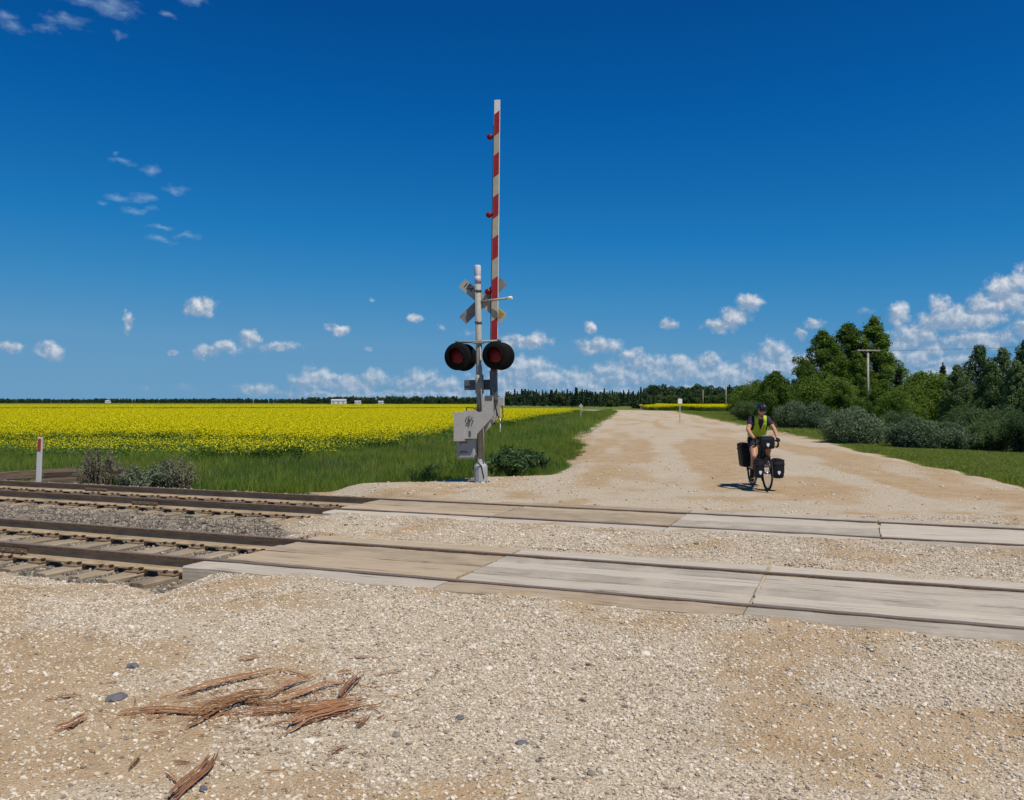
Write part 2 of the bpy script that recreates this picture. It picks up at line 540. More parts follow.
def wood_mat(name, lo, mid, hi, crack=0.5, axis=0, dust=None):
    m, nt, b, out = new_mat(name)
    t = nt.nodes.new('ShaderNodeTexCoord')
    oi = nt.nodes.new('ShaderNodeObjectInfo')
    sc = [26, 26, 26]
    sc[axis] = 1.1
    v = vmt(nt, 'MULTIPLY', t.outputs['Object'], tuple(sc))
    rnd = mth(nt, 'MULTIPLY', oi.outputs['Random'], 37.0)
    v = vmt(nt, 'ADD', v, nd(nt, 'ShaderNodeCombineXYZ', i_0=rnd, i_1=rnd, i_2=0.0).outputs[0])
    n1 = noise(nt, v, 1.0, 6, 0.65)
    g_ = nt.nodes.new('ShaderNodeNewGeometry')
    n2 = noise(nt, g_.outputs['Position'], 1.7, 6, 0.68)
    col = ramp(nt, n1.outputs[0], [(0.30, lo), (0.47, mid), (0.72, hi)])
    col = mixc(nt, smooth(nt, n2.outputs[0], 0.35, 0.7, 0.0, 0.35), col, tuple(q * 0.72 for q in mid))
    tint = mth(nt, 'MULTIPLY_ADD', oi.outputs['Random'], 0.42, 0.78)
    hs = nd(nt, 'ShaderNodeHueSaturation', i_Color=col, i_Value=tint)
    col = hs.outputs[0]
    if dust:
        col = mixc(nt, smooth(nt, n2.outputs[0], 0.40, 0.66, 0.0, 0.70), col, dust)
    ck = smooth(nt, n1.outputs[0], 0.30, 0.40, 1.0, 0.0)
    col = mixc(nt, mth(nt, 'MULTIPLY', ck, crack), col, (0.03, 0.022, 0.016))
    nt.links.new(col, b.inputs['Base Color'])
    b.inputs['Roughness'].default_value = 0.9
    b.inputs['Specular IOR Level'].default_value = 0.15
    bump(nt, b, n1.outputs[0], 0.9, 0.016)
    return m

# ------------------------------------------------------------------ layout of the place
# s runs along the tracks (to the right), d square to them (away), q across the road, u along it
ST, CT = 0.369, 0.929
TRACK_ROT = math.atan2(-ST, CT)
TRACKS = (8.31, 12.70)          # d of the two track centres
GAUGE = 0.755                   # rail centre to track centre
CROSS_L = (-6.42, -7.80)        # where the plank crossings begin
def sd_of(x, y): return CT * x - ST * y, ST * x + CT * y
def xy_of(s, d): return CT * s + ST * d, -ST * s + CT * d
def qu_of(x, y): return 0.991 * x - 0.136 * y, 0.136 * x + 0.991 * y

def gravel_sd(x, y):
    """how far inside the gravel a point lies"""
    s, d = sd_of(x, y)
    q, u = qu_of(x, y)
    wob = (fbm(x, y, 0.9, 4) - 0.5) * 1.3
    sl = np.interp(d, [14.0, 15.2, 16.0, 16.6, 17.9, 19.5, 21.8, 23], [-8.6, -9.6, -10.6, -9.7, -9.1, -7.6, -7.9, -7.9])
    left = np.where(d < 21.8, s - sl, q + 2.5 + 0.3 * np.clip(d - 21.8, 0, 1) * 0)
    right = 8.9 - q
    far = np.minimum(left, right) + wob * 0.7
    off = np.interp(d, [5.0, 7.2, 9.4, 10.2, 11.2, 14.0], [6.9, 6.7, 7.6, 8.2, 8.6, 8.6])
    near = np.maximum(7.05 - d + wob * 0.45, s + off + wob)
    return np.where(d > 14.2, far, np.maximum(near, -3))

def gravel_z(x, y, sd=None):
    s, d = sd_of(x, y)
    sd = gravel_sd(x, y) if sd is None else sd
    z = (fbm(x, y, 0.55, 3, 3.0) - 0.5) * 0.05 + (fbm(x, y, 4.5, 3, 8.0) - 0.5) * 0.016
    z = z - 0.19 * sstep(4.4, 6.6, d) * (1 - sstep(-6.9, -4.9, s)) * (d < 10.4)
    for c in TRACKS:
        a = np.abs(d - c)
        near = 1 - sstep(1.5, 2.4, a)
        z = z * (1 - near) + near * (-0.002 + (fbm(x, y, 1.6, 4, 11.0) - 0.5) * 0.085)
        tr = 1 - sstep(1.16, 1.24, a + np.maximum((fbm(x, y, 1.8, 4, 5.0) - 0.45) * 0.9, -0.08))
        inx = sstep(CROSS_L[0 if c < 10 else 1] + 0.25, CROSS_L[0 if c < 10 else 1] + 0.7, s)
        fill = -0.26 + inx * (0.228 + (fbm(x, y, 3.0, 3, 14.0) - 0.5) * 0.035)
        z = z * (1 - tr) + fill * tr
    return z - 0.28 * (1 - sstep(-0.35, 1.25, sd))

def dirt_mask(x, y):
    """1 = packed tan dirt, 0 = loose pale crushed stone"""
    s, d = sd_of(x, y)
    q, u = qu_of(x, y)
    m = 0.36 + (fbm(x, y, 1.35, 6, 1.0) - 0.5) * 3.6 + (fbm(x, y, 0.45, 3, 41.0) - 0.5) * 1.8
    m = m - 0.8 * np.exp(-(((x + 0.15) / 0.9) ** 2 + ((y - 5.2) / 2.2) ** 2))        # loose stone ahead of the camera
    m = m + 0.50 * np.exp(-(((x + 2.2) / 1.4) ** 2 + ((y - 5.2) / 1.8) ** 2))
    m = m + 0.42 * sstep(-0.7, -1.7, x) * sstep(7.4, 6.4, y) + 0.22 * sstep(0.9, 1.6, x) * sstep(7.6, 6.6, y)
    m = m + 0.5 * np.exp(-(((x - 1.6) / 0.7) ** 2 + ((y - 4.9) / 1.2) ** 2)) + 0.4 * np.exp(-(((x - 3.2) / 1.3) ** 2 + ((y - 6.3) / 0.7) ** 2))
    m = m + 0.35 * np.exp(-(((d - 10.6) / 0.5) ** 2)) * sstep(-3.5, 0.5, s)             # mud between the tracks
    streak = fbm(q * 1.1, u * 0.13, 1.0, 4, 4.0)
    farm = 0.5 + (streak - 0.5) * 3.0 + (fbm(x, y, 0.9, 4, 12.0) - 0.5) * 1.2 + 0.25 * np.exp(-((q - 3.0) / 2.4) ** 2) * (y < 60)
    w = sstep(14.5, 18, d)
    return np.clip(m * (1 - w) + farm * 1.0 * w, 0, 1)

def outside_z(x, y):
    s, d = sd_of(x, y)
    q, u = qu_of(x, y)
    left = -0.06 - 0.5 * sstep(-2.8, -7.5, q) - 0.12 * sstep(15.2, 18.5, d) * sstep(-9.5, -12, s)
    right = -0.05 - 0.22 * sstep(8.9, 15.0, q)
    z = np.where(q < 3, left, right) + (fbm(x, y, 0.25, 3, 6.0) - 0.5) * 0.12
    g = gravel_sd(x, y)
    return z - 0.22 * sstep(0.1, 1.2, g) - 0.35 * ((d > 5) & (d < 15))

# ------------------------------------------------------------------ ground
def axis_pts(dense_lo, dense_hi, step, far_lo, far_hi):
    a = list(np.arange(dense_lo, dense_hi, step))
    st, p_ = step, dense_hi
    while p_ < far_hi:
        a.append(p_); st *= 1.22; p_ += st
    a.append(far_hi)
    st, p_, b = step, dense_lo, []
    while p_ > far_lo:
        st *= 1.22; p_ -= st; b.append(p_)
    b[-1] = far_lo
    return np.array(b[::-1] + a)

def grid_mesh(name, gx, gy, fn, keep=None, attrs=None, smooth_=True):
    X, Y = np.meshgrid(gx, gy, indexing='ij')
    P = fn(X, Y)
    nx, ny = X.shape
    ids = np.arange(nx * ny).reshape(nx, ny)
    q = np.stack([ids[:-1, :-1], ids[1:, :-1], ids[1:, 1:], ids[:-1, 1:]], -1).reshape(-1, 4)
    V = P.reshape(-1, 3)
    if keep is not None:
        k = keep(V[:, 0], V[:, 1])
        q = q[k[q].any(1)]
        used = np.unique(q)
        remap = -np.ones(len(V), int)
        remap[used] = np.arange(len(used))
        V, q = V[used], remap[q]
    me = np_mesh(name, V, q, smooth_=smooth_)
    if attrs:
        for nm, f_ in attrs.items():
            fattr(me, nm, f_(V[:, 0], V[:, 1]).astype(np.float32))
    return me

def ground_material():
    m, nt, b, out = new_mat('turf_soil')
    g = nt.nodes.new('ShaderNodeNewGeometry')
    pos = g.outputs['Position']
    n1 = noise(nt, pos, 0.35, 5, 0.6)
    n2 = noise(nt, pos, 6.0, 4, 0.65)
    n3 = noise(nt, vmt(nt, 'MULTIPLY', pos, (0.004, 0.009, 0)), 1.0, 3, 0.5)
    c = ramp(nt, n2.outputs[0], [(0.3, (0.075, 0.105, 0.018)), (0.55, (0.14, 0.18, 0.035)), (0.75, (0.21, 0.22, 0.065))])
    c = mixc(nt, smooth(nt, n1.outputs[0], 0.5, 0.72, 0, 0.5), c, (0.14, 0.13, 0.055))
    c = mixc(nt, smooth(nt, n3.outputs[0], 0.4, 0.6, 0, 0.5), c, (0.10, 0.16, 0.03))
    nt.links.new(c, b.inputs['Base Color'])
    b.inputs['Roughness'].default_value = 0.95
    b.inputs['Specular IOR Level'].default_value = 0.1
    bump(nt, b, n2.outputs[0], 0.8, 0.06)
    return m

gx = axis_pts(-34, 40, 0.6, -7000, 7000)
gy = axis_pts(-10, 70, 0.6, -600, 9000)
me = grid_mesh('ground', gx, gy, lambda X, Y: np.stack([X, Y, outside_z(X, Y)], -1))
ground = obj('ground', me, mats=ground_material())
tag(ground, 'flat green prairie ground reaching to the horizon', kind='structure')

def gravel_material(name='crushed_gravel'):
    m, nt, b, out = new_mat(name)
    g = nt.nodes.new('ShaderNodeNewGeometry')
    pos = g.outputs['Position']
    at = nd(nt, 'ShaderNodeAttribute', attribute_name='dirt')
    v1 = nd(nt, 'ShaderNodeTexVoronoi', i_Vector=pos, i_Scale=62.0)
    v2 = nd(nt, 'ShaderNodeTexVoronoi', i_Vector=pos, i_Scale=130.0)
    n1 = noise(nt, pos, 3.2, 6, 0.65)
    n2 = noise(nt, pos, 0.7, 5, 0.6)
    n3 = noise(nt, pos, 26.0, 4, 0.6)
    cr1 = nd(nt, 'ShaderNodeSeparateColor', i_0=v1.outputs['Color'])
    cr2 = nd(nt, 'ShaderNodeSeparateColor', i_0=v2.outputs['Color'])
    peb = ramp(nt, cr1.outputs[0], [(0.0, (0.15, 0.125, 0.10)), (0.13, (0.42, 0.355, 0.275)), (0.55, (0.62, 0.545, 0.44)), (1.0, (0.76, 0.70, 0.61))])
    peb2 = ramp(nt, cr2.outputs[1], [(0.0, (0.24, 0.185, 0.125)), (0.3, (0.45, 0.365, 0.26)), (1.0, (0.63, 0.55, 0.43))])
    stone = mixc(nt, 0.45, peb, peb2)
    gap = smooth(nt, v1.outputs['Distance'], 0.35, 0.75, 0.0, 0.45)
    stone = mixc(nt, gap, stone, (0.30, 0.235, 0.16))
    tan = ramp(nt, n1.outputs[0], [(0.3, (0.29, 0.185, 0.092)), (0.5, (0.40, 0.27, 0.145)), (0.72, (0.50, 0.36, 0.21))])
    tan = mixc(nt, 0.30, tan, peb2)
    k = mth(nt, 'ADD', at.outputs['Fac'], mth(nt, 'MULTIPLY_ADD', n1.outputs[0], 0.7, -0.35))
    k = mth(nt, 'ADD', k, mth(nt, 'MULTIPLY_ADD', n3.outputs[0], 0.7, -0.35))
    c = mixc(nt, smooth(nt, k, 0.16, 0.86), stone, tan)
    c = mixc(nt, smooth(nt, n2.outputs[0], 0.45, 0.75, 0.0, 0.25), c, (0.60, 0.53, 0.43))
    c = mixc(nt, 1.0, c, (1.01, 0.985, 0.915), 'MULTIPLY')
    nt.links.new(c, b.inputs['Base Color'])
    b.inputs['Roughness'].default_value = 0.93
    b.inputs['Specular IOR Level'].default_value = 0.15
    h = mth(nt, 'ADD', mth(nt, 'MULTIPLY', v1.outputs['Distance'], -1.0), mth(nt, 'MULTIPLY', v2.outputs['Distance'], -0.5))
    h = mth(nt, 'ADD', h, mth(nt, 'MULTIPLY', n3.outputs[0], 0.8))
    bump(nt, b, h, 0.85, 0.010)
    return m

GRAVEL = gravel_material()
ss = np.arange(-26, 30.01, 0.14)
ds = np.concatenate([np.arange(-7, 2, 0.25), np.arange(2, 19, 0.085), np.arange(19, 40, 0.3)])
def near_fn(S, D):
    X, Y = xy_of(S, D)
    return np.stack([X, Y, gravel_z(X, Y)], -1)
me_near = grid_mesh('gravel_road', ss, ds, near_fn, keep=lambda x, y: gravel_sd(x, y) > -0.45, attrs={'dirt': dirt_mask})
# the far stretch: straight on, then bending away to the left before the wood
cl, ang = [], math.atan2(0.991, 0.136)
px_, py_ = 3.15 * 0.991 + 0.136 * 30, -3.15 * 0.136 + 0.991 * 30
cl.append((px_, py_, ang))
while py_ < 158:
    st = 1.2 if py_ < 70 else 3.0
    px_ += math.cos(ang) * st; py_ += math.sin(ang) * st
    cl.append((px_, py_, ang))
for k in range(22):
    ang += R(4.1)
    px_ += math.cos(ang) * 2.6; py_ += math.sin(ang) * 2.6
    cl.append((px_, py_, ang))
for k in range(60):
    px_ += math.cos(ang) * 8; py_ += math.sin(ang) * 8
    cl.append((px_, py_, ang))
offs = np.concatenate([[-8.6, -6.4], np.arange(-5.7, 5.71, 0.3), [6.4, 8.6]])
V = []
for ci_, (cx, cy, a) in enumerate(cl):
    nx_, ny_ = -math.sin(a), math.cos(a)
    for k, of in enumerate(offs):
        e = float((fbm(cx, cy, 0.35, 3, k // 10) - 0.5) * 0.9) if abs(of) > 5 else 0.0
        z = -0.012 if abs(of) < 5.5 else (-0.05 if abs(of) < 6 else (-0.20 if abs(of) < 7 else -0.95))
        z -= (0.5, 0.28, 0.16, 0.10, 0.06, 0.03)[ci_] if ci_ < 6 else 0.0
        V.append((cx - nx_ * (of + e), cy - ny_ * (of + e), z))
V = np.array(V)
n_o = len(offs)
ids = np.arange(len(V)).reshape(-1, n_o)
Q = np.stack([ids[:-1, :-1], ids[:-1, 1:], ids[1:, 1:], ids[1:, :-1]], -1).reshape(-1, 4)
me_far = np_mesh('far', V, Q, smooth_=True)
fattr(me_far, 'dirt', dirt_mask(V[:, 0], V[:, 1]).astype(np.float32) * 0.75)
bm = bmesh.new()
bm.from_mesh(me_near)
bm.from_mesh(me_far)
bm.to_mesh(me_near)
bm.free()
road = obj('gravel_road', me_near, mats=GRAVEL)
tag(road, 'pale crushed gravel road crossing the tracks and running to the horizon', kind='structure')

# ------------------------------------------------------------------ loose stones on the gravel
def rock_meshes(n, seed, flat=0.7, jit=0.22, sub=1):
    out = []
    for k in range(n):
        r_ = np.random.default_rng(seed + k)
        bm = bmesh.new()
        bmesh.ops.create_icosphere(bm, subdivisions=sub, radius=0.5)
        ax = 1 + (r_.random(3) - 0.5) * 0.7
        for v in bm.verts:
            j = 1 + (r_.random() - 0.5) * 2 * jit
            v.co = Vector((v.co.x * ax[0] * j, v.co.y * ax[1] * j, v.co.z * ax[2] * flat * j))
        me = bpy.data.meshes.new('rock')
        bm.to_mesh(me)
        bm.free()
        out.append(me)
    return out

def stone_mat(name, stops, rough=0.85):
    m, nt, b, out = new_mat(name)
    oi = nt.nodes.new('ShaderNodeObjectInfo')
    t = nt.nodes.new('ShaderNodeTexCoord')
    n1 = noise(nt, t.outputs['Object'], 3.0, 3, 0.6)
    c = ramp(nt, oi.outputs['Random'], stops)
    c = mixc(nt, smooth(nt, n1.outputs[0], 0.35, 0.7, 0, 0.35), c, (0.36, 0.30, 0.23))
    c = mixc(nt, 1.0, c, (1.01, 0.985, 0.93), 'MULTIPLY')
    nt.links.new(c, b.inputs['Base Color'])
    b.inputs['Roughness'].default_value = rough
    b.inputs['Specular IOR Level'].default_value = 0.25
    return m

M_STONE = stone_mat('limestone_chips', [(0.0, (0.14, 0.13, 0.118)), (0.06, (0.24, 0.215, 0.185)), (0.11, (0.36, 0.285, 0.20)), (0.40, (0.53, 0.46, 0.36)),
                                        (0.75, (0.64, 0.575, 0.48)), (0.94, (0.76, 0.72, 0.65)), (1.0, (0.52, 0.36, 0.22))])
gm = rock_meshes(6, 50)
for q in gm:
    q.materials.append(M_STONE)
GRAVEL_ROCKS = proto_collection('chip', gm)
N = 640000
y_ = np.sqrt(RNG.random(N) * (13.0 ** 2 - 2.4 ** 2) + 2.4 ** 2)
x_ = (RNG.random(N) * 2 - 1) * (0.66 * y_ + 2.2)
sdv = gravel_sd(x_, y_)
dm = dirt_mask(x_, y_)
s_, d_ = sd_of(x_, y_)
clus = fbm(x_, y_, 5.0, 3, 2.0)
prob = np.clip((1.05 - dm) * 0.95 + (clus - 0.5) * 1.8, 0.33, 1) * np.clip(1.25 - (y_ - 4) / 11, 0.25, 1)
on_track = (np.abs(d_ - TRACKS[0]) < 1.22) | (np.abs(d_ - TRACKS[1]) < 1.22)
ok = (RNG.random(N) < prob) & (sdv > 0.1) & ~on_track
x_, y_ = x_[ok], y_[ok]
sz = 0.0075 + 0.014 * RNG.random(len(x_)) ** 2.6 + 0.030 * (RNG.random(len(x_)) < 0.006) * RNG.random(len(x_))
z_ = gravel_z(x_, y_) + sz * 0.12
scatter('gravel_stones', np.stack([x_, y_, z_], -1), np.stack([RNG.random(len(x_)) * 0.8 - 0.4, RNG.random(len(x_)) * 0.8 - 0.4, RNG.random(len(x_)) * 6.3], -1),
        sz * 1.3, RNG.integers(0, 6, len(x_)), GRAVEL_ROCKS, 'loose pale crushed stones strewn over the gravel')

# sparser, larger stones on the gravel about the signal and between the tracks
N = 26000
x_ = -6 + RNG.random(N) * 20
y_ = 10 + RNG.random(N) * 15
s_, d_ = sd_of(x_, y_)
ok = (gravel_sd(x_, y_) > 0.15) & (np.abs(d_ - TRACKS[0]) > 1.25) & (np.abs(d_ - TRACKS[1]) > 1.25)
ok &= RNG.random(N) < np.clip(0.15 + 1.0 * np.exp(-((x_ + 0.3) / 1.8) ** 2 - ((y_ - 18.0) / 1.6) ** 2) + 0.5 * (d_ < 11.5) + (fbm(x_, y_, 1.2, 3, 31.0) - 0.5) * 0.9, 0, 1)
x_, y_ = x_[ok], y_[ok]
sz = 0.012 + 0.030 * RNG.random(len(x_)) ** 3
scatter('scattered_stones', np.stack([x_, y_, gravel_z(x_, y_) + sz * 0.15], -1), np.stack([0 * x_, 0 * x_, RNG.random(len(x_)) * 6.3], -1), sz * 1.4,
        RNG.integers(0, 6, len(x_)), GRAVEL_ROCKS, 'scattered stones on the gravel around the signal and between the tracks')

# ------------------------------------------------------------------ ballast
def ballast_z(x, y):
    s, d = sd_of(x, y)
    z = -0.235 + (fbm(x, y, 1.2, 3, 2.0) - 0.5) * 0.05
    z = z + 0.10 * np.exp(-((d - 10.5) / 0.55) ** 2) - 0.16 * np.clip(d - 14.6, 0, 3) - 0.12 * np.clip(6.6 - d, 0, 3)
    z = z + 0.06 * np.exp(-((d - 15.1) / 0.45) ** 2)
    return z - 0.15 * sstep(-6.2, -5.0, s)

def ballast_mat():
    m, nt, b, out = new_mat('ballast_dust')
    g = nt.nodes.new('ShaderNodeNewGeometry')
    pos = g.outputs['Position']
    v1 = nd(nt, 'ShaderNodeTexVoronoi', i_Vector=pos, i_Scale=22.0)
    n1 = noise(nt, pos, 2.0, 5, 0.6)
    cs = nd(nt, 'ShaderNodeSeparateColor', i_0=v1.outputs['Color'])
    c = ramp(nt, cs.outputs[0], [(0.0, (0.06, 0.058, 0.055)), (0.5, (0.16, 0.145, 0.125)), (1.0, (0.30, 0.27, 0.22))])
    c = mixc(nt, smooth(nt, n1.outputs[0], 0.4, 0.65, 0.2, 0.9), c, (0.32, 0.255, 0.175))
    nt.links.new(c, b.inputs['Base Color'])
    b.inputs['Roughness'].default_value = 0.95
    bump(nt, b, mth(nt, 'MULTIPLY', v1.outputs['Distance'], -1.0), 1.0, 0.03)
    return m

bs, bd = np.arange(-52, -4.4, 0.2), np.arange(4.6, 17.4, 0.1)
def bfn(S, D):
    X, Y = xy_of(S, D)
    return np.stack([X, Y, ballast_z(X, Y)], -1)
ballast = obj('ballast_bed', grid_mesh('ballast_bed', bs, bd, bfn), mats=ballast_mat())
tag(ballast, 'dusty bed of crushed stone under the two tracks', kind='structure')

RAIL_D = [c + k * GAUGE for c in TRACKS for k in (-1, 1)]
TIES = []
for ti, c in enumerate(TRACKS):
    s0 = CROSS_L[ti] + 0.45
    lst = []
    while s0 > -31:
        lst.append((s0, random.uniform(-0.05, 0.05), random.uniform(-0.035, 0.035)))
        s0 -= random.uniform(0.47, 0.57)
    TIES.append(lst)

M_BAL = stone_mat('ballast_rock', [(0.0, (0.06, 0.058, 0.056)), (0.3, (0.14, 0.128, 0.115)), (0.6, (0.23, 0.205, 0.175)), (0.85, (0.33, 0.285, 0.225)), (1.0, (0.42, 0.375, 0.31))])
bmz = rock_meshes(6, 90, 0.8, 0.28)
for q in bmz:
    q.materials.append(M_BAL)
BROCK = proto_collection('ballast_rock', bmz)
N = 150000
s_ = -27 + RNG.random(N) * 21.2
d_ = 5.5 + RNG.random(N) * 11.2
x_, y_ = xy_of(s_, d_)
ok = (gravel_sd(x_, y_) < 0.45) & (fbm(x_, y_, 1.5, 3, 9.0) + 0.05 * (d_ > 14) > 0.33)
for rd in RAIL_D:
    ok &= np.abs(d_ - rd) > 0.10
for ti, c in enumerate(TRACKS):
    inside = np.abs(d_ - c) < 1.33
    hit = np.zeros(N, bool)
    for (ts, dd, rr) in TIES[ti]:
        hit |= np.abs(s_ - ts - (d_ - c) * -rr) < 0.13
    ok &= ~(inside & hit & (RNG.random(N) < 0.93))
x_, y_, d_ = x_[ok], y_[ok], d_[ok]
sz = 0.016 + 0.028 * RNG.random(len(x_)) ** 1.7
sz = np.where(d_ > 14.2, sz * 1.45, sz)
scatter('ballast_stones', np.stack([x_, y_, ballast_z(x_, y_) + sz * 0.3], -1), RNG.random((len(x_), 3)) * 6.3, sz * 1.25, RNG.integers(0, 6, len(x_)), BROCK,
        'dark grey angular ballast stones along the tracks')

# ------------------------------------------------------------------ railway tracks
def rail_mats():
    m, nt, b, out = new_mat('rail_steel_side')
    t = nt.nodes.new('ShaderNodeTexCoord')
    n1 = noise(nt, vmt(nt, 'MULTIPLY', t.outputs['Object'], (1.5, 9, 9)), 2.0, 6, 0.65)
    c = ramp(nt, n1.outputs[0], [(0.3, (0.20, 0.135, 0.08)), (0.5, (0.36, 0.27, 0.165)), (0.75, (0.47, 0.37, 0.24))])
    nt.links.new(c, b.inputs['Base Color'])
    b.inputs['Roughness'].default_value = 0.85
    bump(nt, b, n1.outputs[0], 0.4, 0.004)
    m2, nt, b, out = new_mat('rail_running_surface')
    t = nt.nodes.new('ShaderNodeTexCoord')
    n1 = noise(nt, vmt(nt, 'MULTIPLY', t.outputs['Object'], (0.6, 60, 1)), 2.0, 5, 0.6)
    c = ramp(nt, n1.outputs[0], [(0.3, (0.12, 0.095, 0.072)), (0.7, (0.25, 0.205, 0.165))])
    nt.links.new(c, b.inputs['Base Color'])
    b.inputs['Metallic'].default_value = 0.1
    b.inputs['Roughness'].default_value = 0.55
    m3, nt, b, out = new_mat('rail_head_side')
    b.inputs['Base Color'].default_value = (0.10, 0.072, 0.055, 1)
    t = nt.nodes.new('ShaderNodeTexCoord')
    n1 = noise(nt, t.outputs['Object'], 20, 5, 0.6)
    nt.links.new(ramp(nt, n1.outputs[0], [(0.3, (0.10, 0.062, 0.040)), (0.7, (0.20, 0.130, 0.082))]), b.inputs['Base Color'])
    b.inputs['Roughness'].default_value = 0.85
    b.inputs['Specular IOR Level'].default_value = 0.1
    return [m, m2, m3]
RAILM = rail_mats()
TIEM = wood_mat('weathered_tie', (0.13, 0.10, 0.07), (0.27, 0.22, 0.155), (0.38, 0.32, 0.235), 0.8, axis=1, dust=(0.36, 0.28, 0.185))
PLATEM = plain('tie_plate_rust', (0.24, 0.165, 0.10), 0.8, 0.1, 0.35, 25)
SPIKEM = plain('spike_rust', (0.09, 0.06, 0.045), 0.7, 0.3, 0.3, 40)

def rail_mesh(s0, s1):
    hp = [(0.033, 0.0, 1), (0.035, -0.008, 2), (0.035, -0.032, 2), (0.012, -0.043, 0), (0.011, -0.112, 0), (0.030, -0.135, 0), (0.072, -0.154, 0), (0.072, -0.170, 0)]
    prof = [(y, z, m) for (y, z, m) in hp] + [(-y, z, m) for (y, z, m) in hp[::-1]]
    n = len(prof)
    mb = MB()
    vs = [(s, y, z) for s in (s0, s1) for (y, z, m) in prof]
    mb.v = vs
    for i in range(n):
        j = (i + 1) % n
        mb.f.append([i, j, j + n, i + n])
        z0, z1 = prof[i][1], prof[j][1]
        mat = 1 if (z0 == 0 and z1 == 0) else (2 if min(z0, z1) > -0.04 else 0)
        mb.m.append(mat)
        mb.s.append(False)
    mb.f.append(list(range(n))); mb.m.append(0); mb.s.append(False)
    mb.f.append(list(range(n, 2 * n))[::-1]); mb.m.append(0); mb.s.append(False)
    return mb.mesh('rail')

def tie_mesh(seed):
    r_ = random.Random(seed)
    n = 9
    mb = MB()
    vs, fs = [], []
    for i in range(n):
        y = -1.30 + 2.6 * i / (n - 1)
        w = 0.112 + r_.uniform(-0.012, 0.010)
        h = r_.uniform(-0.012, 0.004)
        if i in (0, n - 1):
            w -= 0.02
        vs += [(-w, y, -0.20), (-w, y, -0.018 + h), (-w + 0.022, y, h * 0.5), (w - 0.022 + r_.uniform(-.006, .006), y, h * 0.5), (w, y, -0.018 + h), (w, y, -0.20)]
    for i in range(n - 1):
        for k in range(5):
            a = i * 6 + k
            fs.append((a, a + 1, a + 7, a + 6))
    fs += [tuple(range(6)), tuple(range((n - 1) * 6, n * 6))[::-1]]
    mb.add(vs, fs)
    me = mb.mesh('tie')
    me.materials.append(TIEM)
    return me
TIE_MESHES = [tie_mesh(k) for k in range(6)]
mb = MB()
mb.box((0, 0, 0.008), (0.20, 0.36, 0.014), mat=0)
for (a, b_) in ((-0.06, 0.095), (0.06, -0.095), (0.06, 0.125), (-0.06, -0.125)):
    mb.box((a, b_, 0.026), (0.024, 0.024, 0.03), mat=1)
    mb.box((a, b_ * 0.93, 0.043), (0.036, 0.046, 0.012), mat=1)
# rail anchor clipped on beside the tie
mb.box((0.13, 0.0, 0.010), (0.022, 0.20, 0.03), mat=1)
PLATE = mb.mesh('tie_plate')
PLATE.materials.append(PLATEM)
PLATE.materials.append(SPIKEM)

TRACK_LABELS = ('railway track nearest the camera with rusty rails and dusty wooden ties', 'farther railway track running parallel beyond the first, next to the crossing signal')
for ti, c in enumerate(TRACKS):
    x0, y0 = xy_of(0, c)
    tr = thing('railway_track', TRACK_LABELS[ti], 'railway track', (x0, y0, 0), TRACK_ROT, 'railway tracks')
    for k in (-1, 1):
        obj('rail', rail_mesh(-56, 26), tr, (0, k * GAUGE, 0), mats=RAILM)
    for i, (ts, dd, rr) in enumerate(TIES[ti]):
        t = obj('tie', TIE_MESHES[i % 6], tr, (ts, dd, -0.187), (0, 0, rr))
        for k in (-1, 1):
            obj('tie_plate', PLATE, t, (0, k * GAUGE - dd, 0), (0, 0, -rr))
    # bolted joint bar on the near rail
    for sj, k in ((-9.6, -1), (-12.4, 1)):
        j = MB()
        j.box((0, -0.022, -0.088), (0.60, 0.020, 0.060), bev=0.006)
        for q in range(4):
            j.tube([(-0.24 + 0.16 * q, -0.03, -0.09), (-0.24 + 0.16 * q, -0.06, -0.09)], 0.013, 6)
        j.build('joint_bar', PLATEM, tr, (sj - ti * 2.2, k * GAUGE, 0))

# ------------------------------------------------------------------ timber crossings
PLANKM = [wood_mat('crossing_timber_%s' % n_, lo, mi, hi, 0.55, axis=0, dust=du) for n_, lo, mi, hi, du in (
    ('tan', (0.20, 0.145, 0.09), (0.39, 0.305, 0.205), (0.50, 0.41, 0.29), (0.46, 0.375, 0.265)),
    ('grey', (0.22, 0.18, 0.135), (0.44, 0.385, 0.305), (0.56, 0.505, 0.425), (0.53, 0.465, 0.37)))]

def plank_mesh(L, w, seed, th=0.19):
    r_ = random.Random(seed)
    n = max(5, int(L / 0.22))
    vs, fs = [], []
    for i in range(n + 1):
        x = -L / 2 + L * i / n
        e1, e2 = r_.uniform(-0.007, 0.003), r_.uniform(-0.007, 0.003)
        if r_.random() < 0.2:
            e1 -= r_.uniform(0.006, 0.026)
        if r_.random() < 0.2:
            e2 -= r_.uniform(0.006, 0.026)
        h = r_.uniform(-0.004, 0.003)
        a, b_ = -w / 2 - e1, w / 2 + e2
        vs += [(x, a, -th), (x, a, -0.016 + h), (x, a + 0.014, h), (x, 0.0, h + r_.uniform(-0.002, 0.003)), (x, b_ - 0.014, h), (x, b_, -0.016 + h), (x, b_, -th)]
    for i in range(n):
        for k in range(6):
            a = i * 7 + k
            fs.append((a, a + 1, a + 8, a + 7))
    fs += [tuple(range(7)), tuple(range(n * 7, n * 7 + 7))[::-1]]
    return MB().add(vs, fs).mesh('plank')

